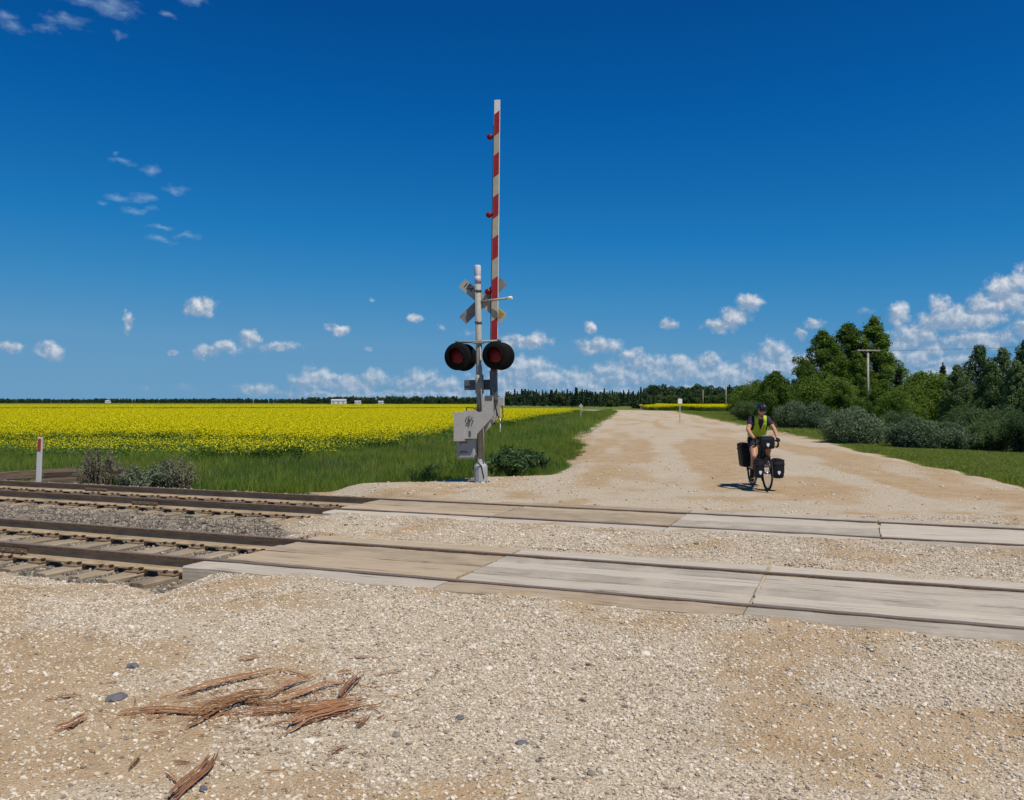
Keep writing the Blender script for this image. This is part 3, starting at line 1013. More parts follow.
JOINTS = ([-6.42, -3.63, -0.84, 1.95, 4.74, 7.53, 10.4, 13.2, 16.0], [-7.80, -5.10, -2.40, 0.31, 3.05, 5.8, 8.6, 11.4, 14.2])
CROSS_LABELS = ('weathered timber plank crossing set between the rails of the nearest track', 'timber plank crossing set between the rails of the farther track')
ctr = 0
for ti, c in enumerate(TRACKS):
    x0, y0 = xy_of(0, c)
    cr = thing('plank_crossing', CROSS_LABELS[ti], 'plank crossing', (x0, y0, 0), TRACK_ROT, 'timber level crossings')
    rows = [(-0.655 + 0.3275 * (k + 0.5), 0.315, 0) for k in range(4)] + [(0.985, 0.36, 0.0), (-0.985, 0.36, 0.0)]
    for ri, (yc, w, sh) in enumerate(rows):
        J = JOINTS[ti]
        for k in range(len(J) - 1):
            a, b_ = J[k], J[k + 1]
            if ri == 5 and ti == 0 and k == 0:
                a -= 0.15
            a += random.uniform(0, 0.03) if k else 0
            L = b_ - a - 0.012
            pm = plank_mesh(L, w - random.uniform(0, 0.008), 100 + ctr)
            grey = (J[k] > -2.5) or ri == 5 and random.random() < 0.6
            if J[k] > -3.7 and ti == 0 and J[k] < -2:
                grey = random.random() < 0.6
            obj('plank', pm, cr, ((a + b_) / 2, yc, -0.004 + random.uniform(-0.008, 0.006)), (random.uniform(-.012, .012), random.uniform(-.002, .002), random.uniform(-.0014, .0014)),
                PLANKM[1 if grey else 0])
            ctr += 1

# ------------------------------------------------------------------ vegetation prototypes
def leaf_quads(C, size, rng, up=0.0, aspect=0.6, normal=None):
    """diamond leaves (two triangles each) at centres C"""
    n = len(C)
    a = rng.normal(size=(n, 3))
    a /= np.linalg.norm(a, axis=1, keepdims=True)
    if normal is not None:
        nn = normal + rng.normal(size=(n, 3)) * 0.75
    else:
        nn = rng.normal(size=(n, 3))
    nn[:, 2] += up
    nn /= np.linalg.norm(nn, axis=1, keepdims=True) + 1e-9
    t = np.cross(nn, a)
    t /= np.linalg.norm(t, axis=1, keepdims=True) + 1e-9
    b = np.cross(nn, t)
    s = (np.asarray(size) * np.ones(n))[:, None] * (0.65 + 0.7 * rng.random((n, 1)))
    V = np.stack([C - t * s, C + b * s * aspect * 0.5 + nn * s * 0.12, C + t * s, C - b * s * aspect * 0.5 + nn * s * 0.12], 1).reshape(-1, 3)
    F = np.arange(4 * n).reshape(n, 4)
    return V, F

BARK = wood_mat('bark', (0.05, 0.042, 0.033), (0.13, 0.11, 0.085), (0.22, 0.195, 0.16), 0.6, axis=2)
def trunk_build(h, r, limbs, rng, bend=0.15):
    mb = MB()
    pts = [Vector((0, 0, -0.15))]
    x = y = 0.0
    for k in range(1, 7):
        x += rng.normal() * bend * h * 0.03
        y += rng.normal() * bend * h * 0.03
        pts.append(Vector((x, y, h * k / 6)))
    mb.tube(pts, [r * (1.15 - k / 6.5) + 0.008 for k in range(7)], 7)
    for tip in limbs:
        k = min(5, max(1, int((tip[2] / h) * 6 * 0.62)))
        b0 = pts[k]
        mid = b0.lerp(Vector(tip), 0.5) + Vector((0, 0, 0.05 * h * rng.random()))
        mb.tube([b0, mid, Vector(tip)], [r * 0.42 * (1 - k / 8), r * 0.26, 0.012], 5, caps=False)
    return mb.mesh('trunk')

def broadleaf(seed, h, rw, z0, lobes, n, leaf, mat, r=0.12, lobe_r=0.33, shape=1.0, flat=1.0):
    """h height, rw half width, z0 crown start; many leaf-sized faces over a cloud of lobes"""
    rng = np.random.default_rng(seed)
    cs = []
    for k in range(lobes):
        t = (k + 0.5) / lobes
        z = z0 + (h - z0) * t
        w = rw * (np.sin(np.pi * min(1, (t * 0.88 + 0.12)) ** shape) * 0.92 + 0.10)
        a = k * 2.4 + rng.random() * 1.4
        rr = w * (0.35 + 0.55 * rng.random()) if t < 0.93 else w * 0.2
        cs.append((rr * np.cos(a), rr * np.sin(a), z, lobe_r * rw * (0.65 + 0.7 * rng.random()) * (1.1 - 0.45 * t)))
    P, Nn = [], []
    for (cx, cy, cz, cr) in cs:
        m = int(n / lobes * (cr / (lobe_r * rw)) ** 1.5)
        d = rng.normal(size=(m, 3))
        d /= np.linalg.norm(d, axis=1, keepdims=True)
        rad = cr * (0.45 + 0.62 * rng.random((m, 1)) ** 0.6)
        jag = 1 + 0.55 * rng.random((m, 1)) * (rng.random((m, 1)) > 0.80)
        q = d * rad * jag * np.array([1, 1, flat])
        P.append(q + np.array([cx, cy, cz]))
        Nn.append(d)
    P, Nn = np.concatenate(P), np.concatenate(Nn)
    keep = P[:, 2] > 0.02
    P, Nn = P[keep], Nn[keep]
    V, F = leaf_quads(P, leaf, rng, 0.25, 0.75, Nn)
    me = np_mesh('crown', V, F)
    me.materials.append(mat)
    limbs = [(c[0], c[1], c[2]) for c in cs if c[2] < h * 0.95]
    tm = trunk_build(h * 0.93, r, limbs, rng)
    tm.materials.append(BARK)
    return tm, me

def spruce(seed, h, rw, n, leaf, mat):
    rng = np.random.default_rng(seed)
    P = []
    tiers = 15
    for k in range(tiers):
        t = k / tiers
        z = h * (0.06 + 0.92 * t)
        w = rw * (1 - t) ** 0.85 + 0.06
        nb = max(5, int(11 * (1 - t)))
        for j in range(nb):
            a = rng.random() * 6.28
            L = w * (0.7 + 0.45 * rng.random())
            m = max(6, int(n / (tiers * nb)))
            r_ = L * rng.random(m) ** 0.7
            P.append(np.stack([r_ * np.cos(a), r_ * np.sin(a), z - 0.28 * r_ + 0.10 * r_ ** 2 / max(w, .1)], -1) + rng.normal(size=(m, 3)) * leaf * 0.55)
    P.append(np.stack([rng.normal(size=60) * 0.03, rng.normal(size=60) * 0.03, h * (0.9 + 0.12 * rng.random(60))], -1))
    P = np.concatenate(P)
    V, F = leaf_quads(P, leaf, rng, 0.6, 0.45)
    me = np_mesh('crown', V, F)
    me.materials.append(mat)
    tm = MB().tube([(0, 0, -0.1), (0, 0, h * 0.97)], [h * 0.018, 0.01], 7).mesh('trunk')
    tm.materials.append(BARK)
    return tm, me

def willow_bush(seed, h, rw, stems, n, leaf, mat):
    """many stems fanning out of the ground, leaves all along them"""
    rng = np.random.default_rng(seed)
    mb = MB()
    P = []
    for k in range(stems):
        a = rng.random() * 6.28
        sp = rng.random() ** 0.6
        base = np.array([np.cos(a), np.sin(a), 0]) * rw * 0.55 * rng.random()
        tip = np.array([np.cos(a) * rw * sp, np.sin(a) * rw * sp, h * (1 - 0.45 * sp ** 2) * (0.72 + 0.36 * rng.random())])
        mid = (base + tip) / 2 + np.array([0, 0, h * 0.14]) - np.array([np.cos(a), np.sin(a), 0]) * rw * 0.06
        mb.tube([base, mid, tip], [0.022, 0.014, 0.004], 4, caps=False)
        m = n // stems
        t = rng.random(m) ** 0.55
        t = t[:, None]
        q = base * (1 - t) ** 2 + 2 * mid * t * (1 - t) + tip * t ** 2
        P.append(q + rng.normal(size=(m, 3)) * rw * 0.085)
    P = np.concatenate(P)
    P = P[P[:, 2] > 0.02]
    V, F = leaf_quads(P, leaf, rng, 0.35, 0.5)
    me = np_mesh('crown', V, F)
    me.materials.append(mat)
    tm = mb.mesh('stem', fix=False)
    tm.materials.append(BARK)
    return tm, me

L_POP = leaf_mat('poplar_leaf', (0.052, 0.100, 0.014), (0.175, 0.255, 0.040), 0.45)
L_POP2 = leaf_mat('aspen_leaf', (0.030, 0.055, 0.018), (0.072, 0.112, 0.036), 0.30)
L_SIL = leaf_mat('wolf_willow_leaf', (0.072, 0.112, 0.060), (0.175, 0.230, 0.130), 0.28, 0.6)
L_LIME = leaf_mat('fresh_shrub_leaf', (0.095, 0.155, 0.018), (0.180, 0.250, 0.040), 0.40)
L_SPR = leaf_mat('spruce_needle', (0.018, 0.036, 0.018), (0.048, 0.078, 0.034), 0.12)
L_BLUE = leaf_mat('grey_green_leaf', (0.058, 0.105, 0.038), (0.150, 0.210, 0.085), 0.34)

TREE = {
    'poplar_a': broadleaf(1, 13.6, 4.3, 1.2, 110, 34000, 0.17, L_POP, 0.22, 0.20, 0.85),
    'poplar_b': broadleaf(2, 13.8, 3.3, 1.2, 100, 30000, 0.17, L_POP, 0.20, 0.23, 0.8),
    'poplar_c': broadleaf(3, 9.5, 3.0, 0.6, 80, 26000, 0.15, L_POP, 0.15, 0.24, 0.85),
    'aspen': broadleaf(4, 5.6, 1.7, 0.3, 70, 20000, 0.085, L_BLUE, 0.07, 0.24, 0.8),
    'aspen_b': broadleaf(14, 5.8, 1.35, 0.3, 64, 18000, 0.085, L_BLUE, 0.07, 0.27, 0.75),
    'round': broadleaf(5, 4.7, 2.3, 0.2, 80, 24000, 0.11, L_POP, 0.09, 0.24, 1.0),
    'lime': broadleaf(6, 3.4, 2.2, 0.1, 26, 15000, 0.10, L_LIME, 0.06, 0.38, 1.0, 0.85),
    'bush': broadleaf(7, 1.42, 1.40, 0.0, 90, 30000, 0.050, L_SIL, 0.03, 0.26, 1.25),
    'bush_b': broadleaf(8, 1.3, 1.30, 0.0, 80, 26000, 0.050, L_SIL, 0.03, 0.27, 1.25),
    'thicket': willow_bush(9, 2.6, 1.6, 100, 20000, 0.065, L_BLUE),
    'spruce': spruce(10, 7.0, 1.35, 14000, 0.16, L_SPR),
}
def place(kind, name, label, xy, sc=1.0, rz=0.0, cat='tree', group=None, sz=None, sink=0.0):
    x, y = xy
    z = float(outside_z(np.array([x]), np.array([y]))[0]) - sink
    t = thing(name, label, cat, (x, y, z), rz, group)
    t.scale = (sc, sc, sz or sc)
    tm, cm = TREE[kind]
    obj('stem' if kind in ('bush', 'bush_b', 'thicket') else 'trunk', tm, t)
    obj('crown', cm, t)
    return t

GT, GB = 'trees right of the road', 'bushes along the right verge'
place('poplar_b', 'poplar_tree', 'tallest dark poplar, just right of the T-topped utility pole', (52.91, 126.00), 1.28, 0.4, group=GT, sz=1.02)
place('poplar_a', 'poplar_tree', 'broad dark poplar directly left of the T-topped utility pole', (49.89, 128.00), 1.25, 2.0, group=GT, sz=0.98)
place('poplar_a', 'poplar_tree', 'poplar forming the left shoulder of the tall poplar clump', (44.02, 122.00), 1.12, 4.2, group=GT, sz=0.87)
place('poplar_c', 'poplar_tree', 'shorter poplar filling the foot of the tall poplar clump on its left', (38.20, 112.00), 0.75, 1.1, group=GT)
place('poplar_c', 'poplar_tree', 'shaded poplar standing low behind the utility pole', (44.96, 112.00), 0.85, 3.0, group=GT)
place('round', 'leafy_tree', 'rounded bright green tree standing alone behind the cyclist', (25.11, 82.00), 1.0, 0.3, group=GT)
place('spruce', 'spruce_tree', 'dark slim conifer right of the utility pole, left of the lime shrubs', (41.30, 92.00), 0.82, 0.0, group=GT)
place('spruce', 'spruce_tree', 'tallest pointed spruce above the lime green shrubs', (56.00, 112.00), 1.0, 1.0, group=GT)
place('spruce', 'spruce_tree', 'slim little spruce next left of the tallest spruce', (56.39, 116.00), 0.80, 2.0, group=GT, sz=0.88)
place('spruce', 'spruce_tree', 'leftmost of the three pointed spruces behind the lime shrubs', (54.22, 114.00), 0.80, 3.0, group=GT)
place('aspen', 'aspen_tree', 'grey green aspen with a raised tufted top, left of the right edge', (33.66, 62.00), 1.04, 0.0, group=GT)
place('aspen_b', 'aspen_tree', 'second tufted aspen from the right edge of the picture', (33.04, 58.00), 0.94, 1.5, group=GT)
place('aspen_b', 'aspen_tree', 'aspen cut off by the right edge of the picture', (32.26, 54.00), 1.0, 3.1, group=GT)
place('aspen', 'aspen_tree', 'low leafy aspen left of the tufted aspens', (30.97, 60.00), 0.78, 2.2, group=GT)
place('aspen', 'aspen_tree', 'broad low aspen standing in front of the tufted aspens', (27.84, 50.00), 0.74, 4.4, group=GT)
place('aspen_b', 'aspen_tree', 'low aspen against the right edge of the picture', (27.48, 47.00), 0.72, 0.9, group=GT)
place('round', 'leafy_tree', 'dark round tree under the tall poplars behind the large grey bush', (30.63, 80.00), 0.80, 2.0, group=GT)
place('round', 'leafy_tree', 'round green tree immediately right of the utility pole foot', (36.25, 84.00), 0.85, 4.0, group=GT)
for k, (xy, sc, lb) in enumerate((
        ((32.02, 92.00), 1.25, 'pale green shrub right of the lone rounded tree'),
        ((36.49, 98.00), 1.3, 'pale green shrub at the foot of the tall poplars'),
        ((41.65, 88.00), 1.35, 'lime green shrub below the three spruces on the left'),
        ((41.51, 84.00), 1.25, 'lime green shrub below the tallest spruce'),
        ((30.32, 66.00), 0.90, 'small lime shrub behind the low grey bushes right of the pole'),
        ((28.54, 100.00), 1.2, 'pale green shrub left of the lone rounded tree'),
        ((34.84, 130.00), 1.2, 'farthest pale green shrub, at the end of the yellow strip'),
        ((26.73, 60.00), 0.75, 'bright shrub squeezed between the two nearest grey bushes'),
        ((49.11, 96.00), 1.25, 'lime shrub half hidden behind the low leafy aspen'))):
    place('lime', 'green_shrub', lb, xy, sc, k * 1.3, 'shrub', 'light green shrubs among the trees')
for k, (kind, xy, sc, sz, lb) in enumerate((
        ('bush', (14.61, 36.60), 1.02, 0.98, 'large domed silvery green bush below the utility pole'),
        ('bush_b', (15.58, 33.40), 0.95, 0.84, 'grey green bush right of the large domed bush'),
        ('bush', (17.20, 34.00), 0.78, 0.70, 'low spreading grey bush in the middle of the right hand bush row'),
        ('thicket', (18.66, 34.00), 0.60, 0.50, 'low grey bush left of the upright bush at the right edge'),
        ('thicket', (19.81, 35.00), 0.62, 0.66, 'upright wispy bush near the right edge of the lawn'),
        ('thicket', (19.68, 33.00), 0.62, 0.66, 'wispy bush cut by the right edge of the picture above the lawn'),
        ('thicket', (21.16, 40.00), 0.85, 0.72, 'feathery bush behind the low grey bush row'),
        ('bush_b', (19.68, 56.00), 1.10, 1.25, 'dark silvery bush behind the cyclist on the right'),
        ('bush', (18.84, 58.00), 1.05, 1.2, 'dark bush directly behind the handlebar side of the cyclist'),
        ('thicket', (21.35, 78.00), 1.0, 0.75, 'dark bush left of the cyclist under the shrubs'),
        ('thicket', (19.65, 44.00), 0.8, 0.62, 'dark wispy bush behind the gap between the two nearest grey bushes'))):
    place(kind, 'roadside_bush', lb, xy, sc, k * 1.9, 'bush', GB, sz, 0.03)

# ------------------------------------------------------------------ grass and weeds
def grass_mesh(seed, n, h, spread, w, mat, lean=0.35):
    rng = np.random.default_rng(seed)
    V, F, T = [], [], []
    for k in range(n):
        a, r_ = rng.random() * 6.28, spread * rng.random() ** 0.6
        b = np.array([r_ * np.cos(a), r_ * np.sin(a), -0.03])
        L = h * (0.55 + 0.6 * rng.random())
        la = rng.random() * 6.28
        ln = lean * (0.2 + rng.random())
        m = b + np.array([np.cos(la) * ln * L * 0.3, np.sin(la) * ln * L * 0.3, L * 0.6])
        t = b + np.array([np.cos(la) * ln * L, np.sin(la) * ln * L, L])
        wa = rng.random() * 3.14
        wv = np.array([np.cos(wa), np.sin(wa), 0]) * w * (0.6 + 0.8 * rng.random())
        i = len(V)
        V += [b - wv, b + wv, m + wv * 0.8, m - wv * 0.8, t]
        F.append((i, i + 1, i + 2, i + 3))
        T.append((i + 3, i + 2, i + 4))
    me = np_mesh('grass', np.array(V), np.array(F), np.array(T))
    me.materials.append(mat)
    return me

G_GREEN = leaf_mat('verge_grass', (0.135, 0.205, 0.020), (0.340, 0.400, 0.070), 0.48)
G_DARK = leaf_mat('rank_grass', (0.085, 0.165, 0.028), (0.205, 0.300, 0.050), 0.45)
G_DRY = leaf_mat('dry_grass', (0.20, 0.165, 0.075), (0.33, 0.28, 0.15), 0.25)
G_LAWN = leaf_mat('mown_grass', (0.165, 0.215, 0.030), (0.290, 0.325, 0.075), 0.42)
protos = [grass_mesh(20, 46, 0.42, 0.22, 0.006, G_GREEN), grass_mesh(21, 46, 0.50, 0.22, 0.006, G_GREEN), grass_mesh(22, 40, 0.36, 0.24, 0.008, G_DARK),
          grass_mesh(23, 40, 0.46, 0.24, 0.008, G_DARK), grass_mesh(24, 22, 0.50, 0.20, 0.004, G_DRY, 0.5),
          grass_mesh(25, 90, 0.10, 0.30, 0.006, G_LAWN, 0.6), grass_mesh(26, 90, 0.08, 0.30, 0.006, G_LAWN, 0.7)]
GRASS = proto_collection('grass_tuft', protos)

def grass_points(n, xr, yr, dens_fn):
    x = xr[0] + RNG.random(n) * (xr[1] - xr[0])
    y = yr[0] + RNG.random(n) * (yr[1] - yr[0])
    k = RNG.random(n) < dens_fn(x, y)
    return x[k], y[k]

CAN_Q, CAN_D = -11.0, 24.5
def verge(x, y):
    s, d = sd_of(x, y)
    q, u = qu_of(x, y)
    e = d - (np.interp(s, [-25, -20, -16.5, -14, -10], [16.8, 16.8, 16.2, 15.7, 16.0]) + (fbm(x, y, 0.7, 3) - 0.5) * 1.0)
    ok = (e > 0) & (gravel_sd(x, y) < 0.70) & (q < 0) & ((d < CAN_D + 2.5) | (q > CAN_Q - 1.5)) & (np.abs(x) < 0.68 * y + 6)
    return ok
px1, py1 = grass_points(60000, (-26, 4), (13, 40), lambda x, y: verge(x, y) * 0.62)
px2, py2 = grass_points(30000, (-26, 20), (40, 185), lambda x, y: verge(x, y) * 0.62)
n1, n2 = len(px1), len(px2)
X_, Y_ = np.concatenate([px1, px2]), np.concatenate([py1, py2])
s_, d_ = sd_of(X_, Y_)
tone = fbm(X_, Y_, 0.35, 4, 4.0)
r_ = RNG.random(len(X_))
dryp = 0.14 + 0.30 * sstep(0.52, 0.7, fbm(X_, Y_, 0.5, 3, 15.0)) * (s_ < -12)
idx = np.where(r_ < dryp, 4, np.where(tone + (RNG.random(len(X_)) - 0.5) * 0.25 > 0.47, RNG.integers(0, 2, len(X_)), RNG.integers(2, 4, len(X_))))
edge = np.clip((0.7 - gravel_sd(X_, Y_)) / 2.0, 0.1, 1)
sc_ = (0.75 + 0.5 * RNG.random(len(X_))) * np.where(np.arange(len(X_)) < n1, 1.0, 1.35) * (0.35 + 0.65 * edge) * (0.8 + 0.5 * fbm(X_, Y_, 0.6, 3, 7.0))
scatter('roadside_grass', np.stack([X_, Y_, outside_z(X_, Y_)], -1), np.stack([0 * X_, 0 * X_, RNG.random(len(X_)) * 6.3], -1), sc_, idx, GRASS,
        'rank green grass between the tracks, the road and the canola')
# mown strip right of the road
def lawn(x, y):
    q, u = qu_of(x, y)
    return (gravel_sd(x, y) < 0.75) & (q > 5) & (x < 0.66 * y + 6) & (fbm(x, y, 0.5, 3, 3.0) > 0.30)
lx, ly = grass_points(52000, (8, 32), (17, 48), lambda x, y: lawn(x, y) * 0.9)
lx2, ly2 = grass_points(16000, (12, 70), (48, 190), lambda x, y: lawn(x, y) * 0.9)
X_, Y_ = np.concatenate([lx, lx2]), np.concatenate([ly, ly2])
scatter('mown_verge', np.stack([X_, Y_, outside_z(X_, Y_)], -1), np.stack([0 * X_, 0 * X_, RNG.random(len(X_)) * 6.3], -1),
        (0.8 + 0.6 * RNG.random(len(X_))) * np.where(np.arange(len(X_)) < len(lx), 1.0, 2.2), RNG.integers(5, 7, len(X_)), GRASS, 'short mown grass strip right of the gravel road')

# ------------------------------------------------------------------ canola in bloom
def flower_mat():
    m, nt, b, out = new_mat('canola_flower')
    oi = nt.nodes.new('ShaderNodeObjectInfo')
    t = nt.nodes.new('ShaderNodeTexCoord')
    n1 = noise(nt, t.outputs['Object'], 7.0, 3, 0.6)
    c = ramp(nt, n1.outputs[0], [(0.3, (0.50, 0.47, 0.003)), (0.7, (0.62, 0.57, 0.006))])
    nt.links.new(c, b.inputs['Base Color'])
    b.inputs['Roughness'].default_value = 0.7
    b.inputs['Specular IOR Level'].default_value = 0.1
    return m
FLOWER = flower_mat()
C_LEAF = leaf_mat('canola_leaf', (0.085, 0.160, 0.028), (0.190, 0.280, 0.055), 0.40)
def canola_patch(seed, bloom):
    rng = np.random.default_rng(seed)
    n = 210
    b = (rng.random((n, 2)) - 0.5) * 1.7
    hgt = 0.78 + 0.30 * rng.random(n)
    P, size = [], []
    for k in range(7):
        P.append(np.stack([b[:, 0] + rng.normal(size=n) * 0.07, b[:, 1] + rng.normal(size=n) * 0.07, hgt * (0.12 + 0.72 * rng.random(n))], -1))
    P = np.concatenate(P)
    V1, F1 = leaf_quads(P, 0.085, rng, 0.4, 0.5)
    Q = []
    for k in range(16):
        m = rng.random(n) < bloom
        Q.append(np.stack([b[m, 0] + rng.normal(size=m.sum()) * 0.075, b[m, 1] + rng.normal(size=m.sum()) * 0.075, hgt[m] * (0.80 + 0.24 * rng.random(m.sum()))], -1))
    Q = np.concatenate(Q)
    V2, F2 = leaf_quads(Q, 0.029, rng, 2.2, 1.1)
    me = np_mesh('canola', np.concatenate([V1, V2]), np.concatenate([F1, F2 + len(V1)]))
    me.materials.append(C_LEAF)
    me.materials.append(FLOWER)
    me.polygons.foreach_set('material_index', np.concatenate([np.zeros(len(F1), int), np.ones(len(F2), int)]))
    return me
CANOLA = proto_collection('canola_patch', [canola_patch(30, 1.0), canola_patch(31, 1.0), canola_patch(32, 0.62), canola_patch(33, 0.30), canola_patch(34, 0.06)])
pts, scs, ids_ = [], [], []
def canola_region(x0, x1, y0, y1, step, sc):
    gx_, gy_ = np.meshgrid(np.arange(x0, x1, step), np.arange(y0, y1, step))
    x, y = gx_.ravel() + RNG.normal(size=gx_.size) * step * 0.22, gy_.ravel() + RNG.normal(size=gx_.size) * step * 0.22
    s, d = sd_of(x, y)
    q, u = qu_of(x, y)
    ok = (q < CAN_Q + (fbm(x, y, 0.2, 3) - 0.5) * 2) & (d > CAN_D + (fbm(x, y, 0.3, 3, 2) - 0.5) * 2) & (x > -0.66 * y - 14)
    ok &= ~((y > 182) & (y < 224) & (x > -400))
    return x[ok], y[ok], np.full(ok.sum(), sc)
for args in ((-60, 4, 20, 75, 1.15, 1.0), (-130, 16, 75, 182, 1.9, 1.5), (-340, -10, 224, 420, 4.2, 2.6)):
    a, b_, c_ = canola_region(*args)
    pts.append(np.stack([a, b_], -1)); scs.append(c_)
xy = np.concatenate(pts); scs = np.concatenate(scs)
s_, d_ = sd_of(xy[:, 0], xy[:, 1])
q_, u_ = qu_of(xy[:, 0], xy[:, 1])
bl = 1.40 * sstep(22, 56, d_) - 0.02 + (fbm(d_ * 0.42, s_ * 0.07, 1.0, 4, 21.0) - 0.5) * 2.4 * (1 - 0.85 * sstep(40, 66, d_))
bl = np.minimum(bl, 1.3 * sstep(CAN_Q + 1, CAN_Q - 5.0, q_) + 0.15)
ids_ = np.where(bl > 0.80, RNG.integers(0, 2, len(bl)), np.where(bl > 0.55, 2, np.where(bl > 0.22, 3, 4)))
zz = outside_z(xy[:, 0], xy[:, 1])
hz = np.where(bl > 0.22, 1.0, 0.75) * (0.92 + 0.16 * RNG.random(len(bl)))
scatter('canola_crop', np.stack([xy[:, 0], xy[:, 1], zz], -1), np.stack([0 * zz, 0 * zz, RNG.random(len(zz)) * 6.3], -1),
        np.stack([scs, scs, np.minimum(hz * np.where(scs > 2, 1.1, 1.0), 1.15)], -1), ids_, CANOLA, 'wide field of yellow flowering canola left of the road')
gx_, gy_ = np.meshgrid(np.arange(26, 120, 2.6), np.arange(176, 330, 2.6))
x, y = gx_.ravel() + RNG.normal(size=gx_.size) * 0.6, gy_.ravel() + RNG.normal(size=gx_.size) * 0.6
ok = x > 0.160 * y + (fbm(x, y, 0.05, 2) - 0.5) * 3
x, y = x[ok], y[ok]
scatter('canola_strip', np.stack([x, y, outside_z(x, y) + 0.05], -1), np.stack([0 * x, 0 * x, RNG.random(len(x)) * 6.3], -1),
        np.stack([0 * x + 1.9, 0 * x + 1.9, 0 * x + 1.1], -1), RNG.integers(0, 2, len(x)), CANOLA, 'distant yellow canola strip right of the road before the wood')

# ------------------------------------------------------------------ distant woods
def far_tree(seed, h, rw, n, mat, conifer=False):
    rng = np.random.default_rng(seed)
    if conifer:
        t = rng.random(n)
        a = rng.random(n) * 6.28
        r_ = rw * (1 - t) * (0.4 + 0.7 * rng.random(n)) * (0.75 + 0.35 * np.sin(t * 40))
        P = np.stack([r_ * np.cos(a), r_ * np.sin(a), h * (0.04 + 0.96 * t)], -1)
    else:
        P = []
        for k in range(14):
            tt = (k + 0.5) / 14
            w = rw * (np.sin(np.pi * (0.15 + 0.8 * tt)) ** 0.7)
            a = rng.random() * 6.28
            c = np.array([np.cos(a) * w * 0.55, np.sin(a) * w * 0.55, h * (0.08 + 0.86 * tt)])
            dd = rng.normal(size=(n // 14, 3))
            dd /= np.linalg.norm(dd, axis=1, keepdims=True)
            P.append(c + dd * rw * 0.45 * (0.5 + 0.5 * rng.random((n // 14, 1))))
        P = np.concatenate(P)
    V, F = leaf_quads(P, 0.34, rng, 0.3, 0.8)
    me = np_mesh('far_tree', V, F)
    me.materials.append(mat)
    return me
L_FAR = leaf_mat('distant_foliage', (0.038, 0.076, 0.034), (0.085, 0.140, 0.054), 0.28, cs=0.2)  # far leaf colours carry some haze, made lighter and bluer
L_FAR2 = leaf_mat('distant_foliage_light', (0.060, 0.100, 0.028), (0.115, 0.165, 0.048), 0.3, cs=0.2)
L_FAR3 = leaf_mat('distant_conifer', (0.028, 0.056, 0.032), (0.062, 0.100, 0.050), 0.2, cs=0.2)
FAR = proto_collection('wood_tree', [far_tree(60, 7.5, 2.3, 1100, L_FAR), far_tree(61, 6.6, 2.6, 1100, L_FAR), far_tree(62, 8.2, 1.4, 800, L_FAR3, True),
                                     far_tree(63, 7.2, 1.3, 800, L_FAR3, True), far_tree(64, 5.2, 2.6, 1000, L_FAR2)])
def wood(name, label, rows):
    P, S, I = [], [], []
    for (p0, p1, n, depth, sc, mix, var) in rows:
        t = (np.arange(n) + RNG.random(n)) / n
        x = p0[0] + (p1[0] - p0[0]) * t
        y = p0[1] + (p1[1] - p0[1]) * t + RNG.random(n) * depth
        wv = fbm(x, y, 0.02, 3, 3.0)
        s = sc * (1 - var / 2 + var * RNG.random(n)) * (0.75 + 0.5 * wv)
        P.append(np.stack([x, y, 0 * x - 0.5], -1)); S.append(np.stack([s * 1.15, s * 1.15, s], -1))
        I.append(RNG.choice(len(mix), n, p=np.array(mix) / sum(mix)))
    P, S, I = np.concatenate(P), np.concatenate(S), np.concatenate(I)
    scatter(name, P, np.stack([0 * I, 0 * I, RNG.random(len(I)) * 6.3], -1), S, I, FAR, label)
wood('spruce_wood', 'dark mixed wood closing the view behind the road bend', [
    ((-3.82, 470.00), (73.83, 430.00), 150, 40, 1.0, (1, 1, 4, 4, 0), 0.35),
    ((22.27, 400.00), (66.13, 380.00), 60, 25, 0.85, (1, 1, 3, 3, 0.3), 0.35),
    ((37.40, 260.00), (42.05, 250.00), 9, 14, 0.62, (2, 2, 1, 1, 1), 0.3)])
wood('leafy_wood', 'lighter leafy wood behind the canola strip right of the road', [
    ((69.68, 420.00), (126.96, 380.00), 110, 40, 1.25, (3, 3, 1, 0, 1), 0.3),
    ((59.72, 360.00), (115.27, 345.00), 90, 12, 0.88, (1, 1, 0, 0, 6), 0.25),
    ((96.75, 300.00), (155.43, 210.00), 90, 40, 1.0, (3, 3, 1, 1, 2), 0.3)])
wood('horizon_shelterbelt', 'thin dark line of trees along the far left horizon', [
    ((-1364.27, 1750.00), (-348.38, 1650.00), 1150, 120, 1.05, (4, 4, 0.5, 0.5, 0), 0.35),
    ((-282.83, 1150.00), (9.28, 1000.00), 480, 90, 1.05, (4, 4, 0.6, 0.6, 0.5), 0.4)])

# ------------------------------------------------------------------ crossing signal with raised gate
GALV = plain('galvanised_pole', (0.35, 0.34, 0.30), 0.7, 0.0, 0.25, 6, dirt=(0.24, 0.22, 0.18))
GREYP = plain('grey_painted_housing', (0.46, 0.445, 0.41), 0.6, 0.0, 0.15, 7, dirt=(0.38, 0.34, 0.28))
DGREY = plain('dark_steel', (0.13, 0.14, 0.155), 0.55, 0.3, 0.25, 9)
LGREY = plain('cast_base', (0.42, 0.43, 0.44), 0.6, 0.2, 0.2, 8, dirt=(0.30, 0.27, 0.23))
BLACK = plain('black_signal_paint', (0.006, 0.006, 0.007), 0.7, 0.0, 0.2, 9, 0.1, 0.15)
ALU = plain('aluminium_sign_back', (0.44, 0.42, 0.385), 0.6, 0.0, 0.18, 8, dirt=(0.30, 0.27, 0.23))
WHITEP = plain('white_paint', (0.74, 0.74, 0.72), 0.5, 0.0, 0.08, 6)
